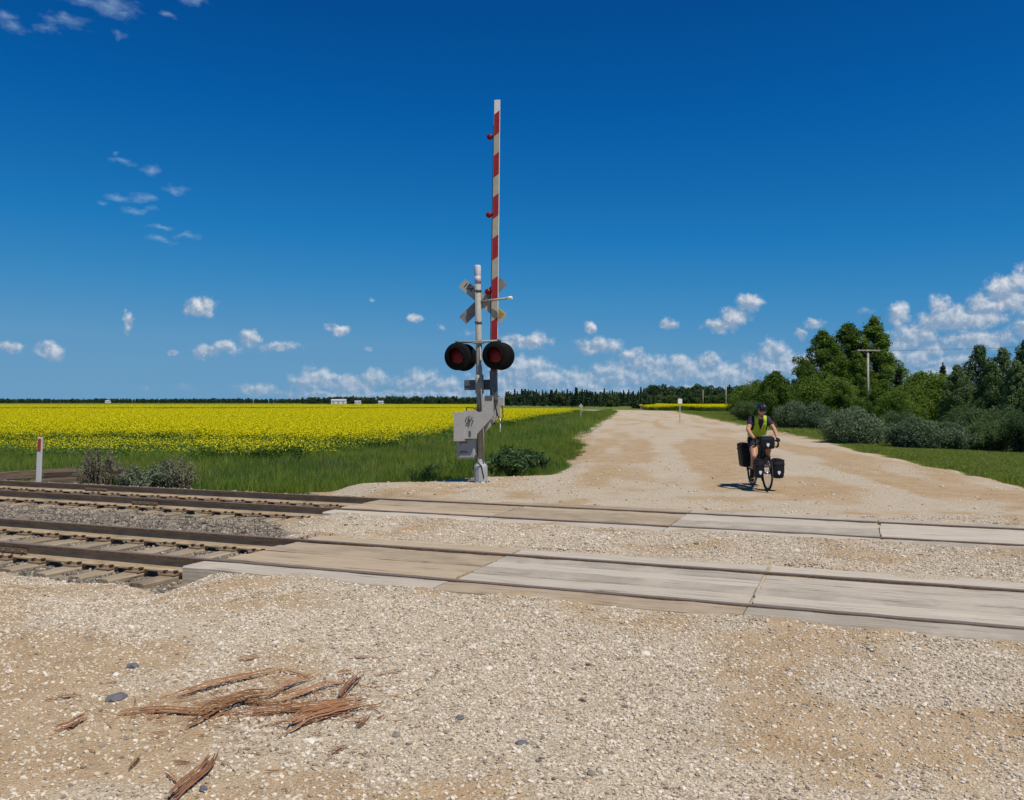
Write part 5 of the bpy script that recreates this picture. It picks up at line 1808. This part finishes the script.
# ------------------------------------------------------------------ cyclist: bicycle, bags and rider
BX, BY, BROT = 4.94, 17.28, R(-90)
BZ = float(gravel_z(np.array([BX]), np.array([BY]))[0])
BFR = plain('dark_frame_paint', (0.030, 0.032, 0.038), 0.35, 0.2, 0.15, 12, 0.05)
STEEL = plain('bright_steel', (0.45, 0.45, 0.46), 0.35, 0.8, 0.1, 12, 0.05)
TAPE = plain('bar_tape', (0.015, 0.015, 0.017), 0.75, 0, 0.2, 30)
bike = thing('bicycle', 'dark touring bicycle loaded with bags, ridden towards the camera', 'bicycle', (BX, BY, BZ), BROT)
WR = 0.345
fr = MB()
HT0, HT1 = (0.435, 0, 0.68), (0.395, 0, 0.86)
BBp, STp, RA, FA = (0, 0, 0.28), (-0.155, 0, 0.80), (-0.44, 0, WR), (0.60, 0, WR)
for a, b_, r_ in ((BBp, STp, 0.016), (HT0, BBp, 0.019), (HT1, (-0.14, 0, 0.76), 0.016), (HT0, HT1, 0.021)):
    fr.tube([a, b_], r_, 10)
for sy in (-1, 1):
    fr.tube([(0, sy * 0.03, 0.28), (-0.44, sy * 0.065, WR)], 0.010, 8)
    fr.tube([(-0.145, sy * 0.02, 0.77), (-0.44, sy * 0.065, WR)], 0.008, 8)
fr.build('frame', BFR, bike)
fk = MB()
for sy in (-1, 1):
    fk.tube([(0.437, sy * 0.035, 0.685), (0.52, sy * 0.055, 0.50), (0.60, sy * 0.055, WR)], [0.014, 0.012, 0.009], 8)
fk.box((0.437, 0, 0.69), (0.05, 0.09, 0.04), bev=0.008)
fk.build('fork', BFR, bike)
for ax in (RA, FA):
    w = bpy.data.objects.new('wheel', None)
    link(w)
    w.parent = bike
    w.location = ax
    ty = MB()
    ty.lathe([(WR - 0.038 + 0.019 * (1 - math.cos(q * math.pi / 5)) , 0.019 * math.sin(q * math.pi / 5)) for q in range(6)] +
             [(WR - 0.038 + 0.019 * (1 - math.cos(q * math.pi / 5)), -0.019 * math.sin(q * math.pi / 5)) for q in range(5, -1, -1)], (0, 0, 0), (0, 1, 0), 48)
    ty.build('tyre', RUBB, w)
    rm = MB()
    rm.lathe([(WR - 0.036, 0.012), (WR - 0.036, -0.012), (WR - 0.056, -0.010), (WR - 0.056, 0.010), (WR - 0.036, 0.012)], (0, 0, 0), (0, 1, 0), 48)
    rm.build('rim', BFR, w)
    hb = MB()
    hb.tube([(0, -0.06, 0), (0, 0.06, 0)], 0.020, 10)
    hb.build('hub', STEEL, w)
    spk = MB()
    for k in range(24):
        a = k * 2 * math.pi / 24
        spk.tube([(0.018 * math.cos(a), 0.032 * (-1) ** k, 0.018 * math.sin(a)), ((WR - 0.05) * math.cos(a + 0.25), 0, (WR - 0.05) * math.sin(a + 0.25))], 0.0016, 3, caps=False)
    spk.build('spokes', STEEL, w)
fd = MB()
for ax, a0, a1 in ((FA, 60, 210), (RA, 20, 190)):
    vs, fs = [], []
    n = 18
    for i in range(n + 1):
        a = R(a0 + (a1 - a0) * i / n)
        for (rr, yy) in ((WR + 0.012, -0.024), (WR + 0.022, 0.0), (WR + 0.012, 0.024)):
            vs.append((ax[0] + rr * math.cos(a), yy, ax[2] + rr * math.sin(a)))
    for i in range(n):
        fs += [(i * 3, i * 3 + 1, i * 3 + 4, i * 3 + 3), (i * 3 + 1, i * 3 + 2, i * 3 + 5, i * 3 + 4)]
    f1 = MB().add(vs, fs, sm=True).build('mudguard', BFR, bike)
hbm = MB()
hbm.tube([(0.395, 0, 0.86), (0.385, 0, 0.96)], 0.014, 8)
hbm.tube([(0.385, 0, 0.95), (0.47, 0, 0.965)], 0.015, 8)
hbm.tube([(0.47, -0.20, 0.965), (0.47, 0.20, 0.965)], 0.0135, 8)
hb_o = hbm.build('handlebar', STEEL, bike)
for sy in (-1, 1):
    dr = MB()
    dr.tube([(0.47, sy * 0.20, 0.965), (0.53, sy * 0.21, 0.965), (0.565, sy * 0.213, 0.945), (0.57, sy * 0.215, 0.90), (0.53, sy * 0.22, 0.85), (0.46, sy * 0.225, 0.84), (0.41, sy * 0.225, 0.84)], 0.0165, 8)
    dr.build('drop_bar', TAPE, hb_o)
    lv = MB()
    lv.tube([(0.56, sy * 0.213, 0.95), (0.59, sy * 0.213, 0.985), (0.605, sy * 0.213, 1.015)], [0.018, 0.019, 0.014], 8)
    lv.tube([(0.595, sy * 0.213, 0.985), (0.615, sy * 0.215, 0.93), (0.60, sy * 0.22, 0.86)], [0.009, 0.008, 0.006], 6)
    lv.build('brake_lever', TAPE, hb_o)
sd2 = MB()
sd2.tube([(-0.155, 0, 0.80), (-0.175, 0, 0.92)], 0.0135, 8)
sd2.box((-0.19, 0, 0.935), (0.26, 0.14, 0.045), bev=0.02)
sd2.build('saddle', TAPE, bike)
ck = MB()
ck.lathe([(0.0, -0.003), (0.09, -0.003), (0.09, 0.003), (0.0, 0.003)], (0, -0.05, 0.28), (0, 1, 0), 28)
PED = ((0.06, -0.155, 0.122), (-0.06, 0.155, 0.438))
for (x, y, z) in PED:
    sy = 1 if y > 0 else -1
    ck.tube([(0, sy * 0.07, 0.28), (x, sy * 0.085, z)], 0.011, 6)
    ck.box((x, y, z), (0.09, 0.10, 0.02))
ck.build('crankset', STEEL, bike)
rk = MB()
for sy in (-1, 1):
    rk.tube([(-0.44, sy * 0.08, WR), (-0.40, sy * 0.07, 0.72), (-0.62, sy * 0.06, 0.72)], 0.006, 6)
    rk.tube([(0.60, sy * 0.07, WR), (0.55, sy * 0.09, 0.56), (0.70, sy * 0.09, 0.56)], 0.006, 6)
rk.box((-0.52, 0, 0.72), (0.30, 0.10, 0.012))
rk.build('rack', BFR, bike)

PANN = plain('black_tarpaulin', (0.009, 0.010, 0.014), 0.6, 0, 0.25, 9, 0.3, 0.25)
PMARK = plain('white_reflective_mark', (0.75, 0.76, 0.78), 0.4, 0, 0.05, 10, 0)
M_BIKE = Matrix.Translation((BX, BY, BZ)) @ Matrix.Rotation(BROT, 4, 'Z')
def bag(name, c, size, lb, tilt=0.0, mark_face='front', roll=True):
    t = thing(name, lb, 'bag', group='black bags hung on the bicycle')
    t.matrix_world = M_BIKE @ Matrix.Translation(c) @ Matrix.Rotation(tilt, 4, 'X')
    L, Wd, Hh = size
    b = MB()
    b.box((0, 0, 0), (L, Wd, Hh), bev=min(L, Wd) * 0.30)
    body = b.build('bag_body', PANN, t)
    if roll:
        r_ = MB()
        r_.box((0, 0, Hh / 2 + 0.005), (L * 0.92, Wd * 0.62, 0.06), bev=0.024)
        r_.build('rolled_top', PANN, t)
        s = MB()
        for sx in (-0.3, 0.3):
            s.box((sx * L, 0, Hh * 0.17), (0.02, Wd + 0.008, Hh * 0.76), bev=0.003)
        s.box((0, 0, Hh * 0.30), (L + 0.008, Wd + 0.006, 0.02), bev=0.003)
        s.build('strap', TAPE, t)
    if name == 'rear_pannier':
        return t
    mk = MB()
    e, hh = 0.030, 0.040
    poly = [(-e, hh * 0.55), (-e * 0.5, hh), (0, hh * 0.8), (e * 0.5, hh), (e, hh * 0.55), (e * 0.75, -hh * 0.2), (0, -hh), (-e * 0.75, -hh * 0.2)]
    mk.prism(poly, L / 2 + 0.001, L / 2 + 0.004, axes=('y', 'z', 'x'))
    mk.build('white_mark', PMARK, t, (0, 0, -Hh * 0.18))
    return t
bag('front_pannier', (0.60, 0.190, 0.42), (0.26, 0.22, 0.35), 'black front pannier on the right of the bicycle as seen, white mark')
bag('front_pannier', (0.60, -0.17, 0.42), (0.26, 0.15, 0.33), 'black front pannier below the rider bare thigh, white mark')
bag('rear_pannier', (-0.46, -0.16, 0.62), (0.36, 0.19, 0.46), 'larger black rear pannier sticking out at the left of the bicycle', R(6))
bag('rear_pannier', (-0.46, 0.24, 0.60), (0.36, 0.18, 0.44), 'rear pannier mostly hidden behind the wheel and front bags', R(-4))
hbag = bag('handlebar_bag', (0.565, 0.0, 0.93), (0.17, 0.29, 0.24), 'black handlebar bag with a white mark in front of the rider', 0, roll=False)
mc = MB()
mc.box((0, 0, 0.135), (0.15, 0.22, 0.02), bev=0.006)
mc.build('map_case', plain('map_case_plastic', (0.25, 0.27, 0.30), 0.25, 0, 0.1, 9, 0), hbag)

# rider
def skin(V, E, sub=2, root=0):
    me = bpy.data.meshes.new('skin')
    me.from_pydata([v[:3] for v in V], E, [])
    o = bpy.data.objects.new('tmp', me)
    COL.objects.link(o)
    o.modifiers.new('s', 'SKIN')
    for i, v in enumerate(V):
        sv = me.skin_vertices[0].data[i]
        r_ = v[3]
        sv.radius = r_ if isinstance(r_, tuple) else (r_, r_)
        sv.use_root = (i == root)
    m2 = o.modifiers.new('d', 'SUBSURF')
    m2.levels = m2.render_levels = sub
    dg = bpy.context.evaluated_depsgraph_get()
    out = bpy.data.meshes.new_from_object(o.evaluated_get(dg))
    bpy.data.objects.remove(o)
    return out

def merge(meshes, voxel=None):
    bm = bmesh.new()
    for m in meshes:
        bm.from_mesh(m)
    bmesh.ops.recalc_face_normals(bm, faces=bm.faces[:])
    me = bpy.data.meshes.new('merged')
    bm.to_mesh(me)
    bm.free()
    if voxel:
        o = bpy.data.objects.new('tmp', me)
        COL.objects.link(o)
        r_ = o.modifiers.new('r', 'REMESH')
        r_.mode = 'VOXEL'
        r_.voxel_size = voxel
        s = o.modifiers.new('s', 'SMOOTH')
        s.factor, s.iterations = 0.5, 3
        dg = bpy.context.evaluated_depsgraph_get()
        me = bpy.data.meshes.new_from_object(o.evaluated_get(dg))
        bpy.data.objects.remove(o)
    me.polygons.foreach_set('use_smooth', np.ones(len(me.polygons), bool))
    return me

SKINM = plain('sunned_skin', (0.50, 0.25, 0.15), 0.55, 0, 0.12, 12, 0.05)
SHIRT = plain('dark_plum_shirt', (0.032, 0.020, 0.036), 0.85, 0, 0.25, 14, 0.3)
SHORTS = plain('black_shorts', (0.014, 0.013, 0.017), 0.85, 0, 0.2, 14, 0.3)
VEST = plain('hi_vis_vest', (0.40, 0.58, 0.035), 0.6, 0, 0.12, 10, 0.2)
SOCK = plain('dark_socks_shoes', (0.018, 0.016, 0.018), 0.8, 0, 0.2, 14, 0.2)
SHOE = plain('brown_shoes', (0.12, 0.06, 0.035), 0.7, 0, 0.2, 14, 0.2)
GLOVE = plain('black_gloves', (0.014, 0.014, 0.016), 0.8, 0, 0.2, 14, 0.2)
HELM = plain('black_helmet', (0.016, 0.017, 0.021), 0.3, 0, 0.2, 14, 0.05)
GLASS = plain('dark_glasses', (0.010, 0.008, 0.010), 0.12, 0, 0.1, 14, 0)

rider = thing('person', 'cyclist in hi-vis vest, dark shirt and black helmet riding the loaded bicycle', 'person', (BX, BY, BZ), BROT)
PEL, WST, CHE, NEK = (-0.17, 0, 1.00), (-0.10, 0, 1.13), (0.03, 0, 1.30), (0.13, 0, 1.43)
HD = Vector((0.205, 0.0, 1.545))
def capsule(mb, p0, r0, p1, r1, n=14):
    """closed tapering limb segment with rounded ends"""
    p0, p1 = Vector(p0), Vector(p1)
    t = (p1 - p0).normalized()
    P, Rr = [], []
    for k in range(5):
        a = math.pi / 2 * (1 - k / 4)
        P.append(p0 - t * r0 * math.sin(a)); Rr.append(max(0.002, r0 * math.cos(a)))
    for k in range(1, 5):
        P.append(p0.lerp(p1, k / 5)); Rr.append(r0 + (r1 - r0) * k / 5)
    for k in range(5):
        a = math.pi / 2 * k / 4
        P.append(p1 + t * r1 * math.sin(a)); Rr.append(max(0.002, r1 * math.cos(a)))
    mb.tube(P, Rr, n)
LEGS = {-1: ((-0.12, -0.095, 0.94), (0.10, -0.125, 0.79), (0.235, -0.155, 0.64), (0.16, -0.15, 0.44), (0.035, -0.145, 0.185)),
        1: ((-0.12, 0.095, 0.95), (0.09, 0.115, 0.90), (0.275, 0.125, 0.83), (0.15, 0.13, 0.66), (-0.045, 0.14, 0.505))}
ARM = lambda sy: ((0.07, sy * 0.155, 1.375), (0.19, sy * 0.262, 1.175), (0.345, sy * 0.250, 1.085), (0.50, sy * 0.222, 1.008))
bb = MB()
for y in (-0.055, 0, 0.055):
    capsule(bb, (PEL[0], y, PEL[2]), 0.105, (CHE[0], y * 1.15, CHE[2]), 0.112)
    capsule(bb, (CHE[0], y * 1.15, CHE[2]), 0.108, (0.095, y * 0.8, 1.375), 0.075)
capsule(bb, (0.09, 0, 1.37), 0.066, (0.185, 0, 1.50), 0.052)
for sy in (-1, 1):
    A = ARM(sy)
    capsule(bb, (0.08, sy * 0.06, 1.375), 0.065, A[0], 0.060)
    capsule(bb, A[0], 0.058, A[1], 0.042)
    capsule(bb, A[1], 0.041, A[2], 0.037)
    capsule(bb, A[2], 0.037, A[3], 0.025)
    Lg = LEGS[sy]
    for (i, j, r0, r1) in ((0, 1, 0.100, 0.084), (1, 2, 0.084, 0.060), (2, 3, 0.058, 0.056), (3, 4, 0.056, 0.036)):
        capsule(bb, Lg[i], r0, Lg[j], r1)
body = bb.mesh('body')
# head with face
bm = bmesh.new()
bmesh.ops.create_uvsphere(bm, u_segments=24, v_segments=18, radius=1.0)
for v in bm.verts:
    x, y, z = v.co
    jaw = 1 - 0.22 * max(0, -z) ** 1.2
    px3, py3, pz3 = x * 0.098 * (1 - 0.10 * max(0, -z)), y * 0.076 * jaw, z * 0.118
    if x > 0.55:
        px3 += 0.030 * math.exp(-((z + 0.12) / 0.20) ** 2 - (y / 0.16) ** 2)          # nose
        px3 -= 0.010 * math.exp(-((z - 0.10) / 0.14) ** 2 - ((abs(y) - 0.36) / 0.2) ** 2)  # eye sockets
        px3 += 0.007 * math.exp(-((z + 0.50) / 0.09) ** 2 - (y / 0.28) ** 2)          # lips
        px3 += 0.010 * math.exp(-((z + 0.80) / 0.16) ** 2 - (y / 0.3) ** 2)           # chin
    if abs(y) > 0.93:
        py3 += 0.014 * math.copysign(1, y) * math.exp(-((z + 0.05) / 0.28) ** 2 - ((x + 0.05) / 0.25) ** 2)
    v.co = Vector((px3, py3, pz3))
hm = bpy.data.meshes.new('head')
bmesh.ops.rotate(bm, verts=bm.verts[:], cent=(0, 0, 0), matrix=Matrix.Rotation(R(10), 3, 'Y') @ Matrix.Rotation(R(-8), 3, 'Z'))
bmesh.ops.translate(bm, verts=bm.verts[:], vec=HD)
bm.to_mesh(hm)
bm.free()
body_o = obj('body', merge([body, hm], 0.009), rider, mats=SKINM)

# shirt and vest follow the torso; sleeves end at mid upper arm
def torso(e, z_lo=0.0, sleeves=False):
    mb = MB()
    for y in (-0.055, 0, 0.055):
        capsule(mb, (PEL[0] + z_lo * 0.55, y, PEL[2] + z_lo), 0.105 + e, (CHE[0], y * 1.15, CHE[2]), 0.112 + e)
        capsule(mb, (CHE[0], y * 1.15, CHE[2]), 0.108 + e, (0.088, y * 0.8, 1.362), 0.075 + e)
    for sy in (-1, 1):
        A = ARM(sy)
        if sleeves:
            capsule(mb, (0.075, sy * 0.06, 1.368), 0.068 + e, A[0], 0.060 + e)
            capsule(mb, A[0], 0.060 + e, Vector(A[0]).lerp(Vector(A[1]), 0.42), 0.056 + e)
        else:
            capsule(mb, (0.078, sy * 0.05, 1.368), 0.070 + e, (0.075, sy * 0.105, 1.372), 0.060 + e)
    return mb.mesh('torso')
obj('shirt', merge([torso(0.011, 0.02, True)], 0.010), rider, mats=SHIRT)
vm = merge([torso(0.019, 0.06)], 0.009)
bm = bmesh.new()
bm.from_mesh(vm)
kill = []
for f in bm.faces:
    c = f.calc_center_median()
    front = (c.x - 0.0) + (c.z - 1.27) * 0.0
    axis_x = -0.13 + (c.z - 1.06) / 0.36 * 0.24
    if c.x > axis_x + 0.02 and abs(c.y) < min(0.05, max(0.0, (c.z - 1.15) * 0.34)):
        kill.append(f)
    elif (c.z > 1.40 and abs(c.y) < 0.062) or (abs(c.y) > 0.118 and c.z > 1.16) or c.z < 1.02:
        kill.append(f)
bmesh.ops.delete(bm, geom=kill, context='FACES')
bm.to_mesh(vm)
bm.free()
vo = obj('safety_vest', vm, rider, mats=VEST)
sm_ = vo.modifiers.new('thick', 'SOLIDIFY')
sm_.thickness = 0.005
sm_.offset = 1
V = [(-0.18, 0, 1.02, (0.150, 0.128)), (-0.165, 0, 0.96, (0.150, 0.13))]
E = [(0, 1)]
for sy in (-1, 1):
    b0 = len(V)
    a, b_, c_ = [Vector(q) for q in LEGS[sy][:3]]
    V += [tuple(a) + (0.112,), tuple(a.lerp(b_, 0.9)) + (0.100,), tuple(b_.lerp(c_, 0.15)) + (0.095,)]
    E += [(1, b0), (b0, b0 + 1), (b0 + 1, b0 + 2)]
obj('shorts', merge([skin(V, E, 2)]), rider, mats=SHORTS)
for sy in (-1, 1):
    an, kn = Vector(LEGS[sy][4]), Vector(LEGS[sy][3])
    px3, py3, pz3 = PED[0] if sy < 0 else PED[1]
    obj('sock', merge([skin([tuple(kn) + (0.062,), tuple(kn.lerp(an, 0.5)) + (0.054,), tuple(an) + (0.042,)], [(0, 1), (1, 2)], 2)]), rider, mats=SOCK)
    obj('shoe', merge([skin([(an.x - 0.05, py3 - 0.01 * sy, pz3 + 0.055, 0.038), (an.x + 0.03, py3 - 0.01 * sy, pz3 + 0.060, (0.042, 0.048)), (px3 + 0.04, py3, pz3 + 0.045, (0.044, 0.034)), (px3 + 0.10, py3, pz3 + 0.038, (0.036, 0.026)),
                             (an.x, an.y, an.z + 0.01, 0.044)], [(0, 1), (1, 2), (2, 3), (1, 4)], 2)]), rider, mats=SHOE)
    # gloved hand on the brake hood: palm, four fingers curling round and a thumb inside
    hx, hy, hz2 = 0.555, sy * 0.214, 0.995
    P_ = [skin([(0.495, sy * 0.222, 1.005, 0.027), (0.53, sy * 0.217, 1.008, (0.038, 0.020)), (0.565, sy * 0.214, 1.008, (0.036, 0.018))], [(0, 1), (1, 2)], 2)]
    for k in range(4):
        x0_ = 0.548 + 0.014 * k
        ln = (0.055, 0.062, 0.058, 0.048)[k]
        P_.append(skin([(x0_, sy * 0.225, 1.006, 0.0095), (x0_ + 0.006, sy * 0.244, 0.992, 0.0092), (x0_ + 0.010, sy * 0.243, 0.992 - ln * 0.5, 0.0088), (x0_ + 0.008, sy * 0.226, 0.992 - ln * 0.85, 0.008)], [(0, 1), (1, 2), (2, 3)], 1))
    P_.append(skin([(0.525, sy * 0.200, 1.006, 0.011), (0.548, sy * 0.186, 0.994, 0.0105), (0.568, sy * 0.186, 0.975, 0.0095)], [(0, 1), (1, 2)], 1))
    obj('glove', merge(P_), rider, mats=GLOVE)
# helmet with ridges, peak, straps; glasses
bm = bmesh.new()
bmesh.ops.create_uvsphere(bm, u_segments=32, v_segments=16, radius=1.0)
bmesh.ops.delete(bm, geom=[v for v in bm.verts if v.co.z < -0.08 - 0.12 * max(0, -v.co.x)], context='VERTS')
for v in bm.verts:
    rd = 1 + 0.045 * math.cos(v.co.y * 16) * (v.co.z > 0.1)
    v.co = Vector((v.co.x * 0.138 * rd, v.co.y * 0.104 * rd, v.co.z * 0.098 * rd))
hm = bpy.data.meshes.new('helmet')
bmesh.ops.rotate(bm, verts=bm.verts[:], cent=(0, 0, 0), matrix=Matrix.Rotation(R(8), 3, 'Y'))
bmesh.ops.translate(bm, verts=bm.verts[:], vec=HD + Vector((-0.005, 0, 0.055)))
bm.to_mesh(hm)
bm.free()
ho = obj('helmet', hm, rider, mats=HELM)
so_ = ho.modifiers.new('thick', 'SOLIDIFY')
so_.thickness = 0.022
so_.offset = -1
pk = MB()
pk.prism([(0.09, -0.07), (0.155, -0.05), (0.175, 0.0), (0.155, 0.05), (0.09, 0.07)], -0.006, 0.006, axes=('x', 'y', 'z'))
pk.build('peak', HELM, ho, HD + Vector((-0.012, 0, 0.045)), (0, R(14), 0))
st = MB()
for sy in (-1, 1):
    st.tube([HD + Vector((0.0, sy * 0.086, 0.05)), HD + Vector((0.02, sy * 0.080, -0.05)), HD + Vector((0.045, 0, -0.125))], 0.006, 5)
st.build('chin_strap', TAPE, ho)
gl = MB()
for sy in (-1, 1):
    gl.lathe([(0.0, 0.006), (0.022, 0.004), (0.028, 0.0), (0.022, -0.004), (0.0, -0.006)], HD + Vector((0.100, sy * 0.034, 0.008)), (1, sy * 0.25, -0.1), 14)
    gl.tube([HD + Vector((0.092, sy * 0.06, 0.012)), HD + Vector((0.0, sy * 0.085, 0.012))], 0.004, 5)
gl.tube([HD + Vector((0.106, -0.012, 0.012)), HD + Vector((0.106, 0.012, 0.012))], 0.004, 5)
gl.build('sunglasses', GLASS, rider)
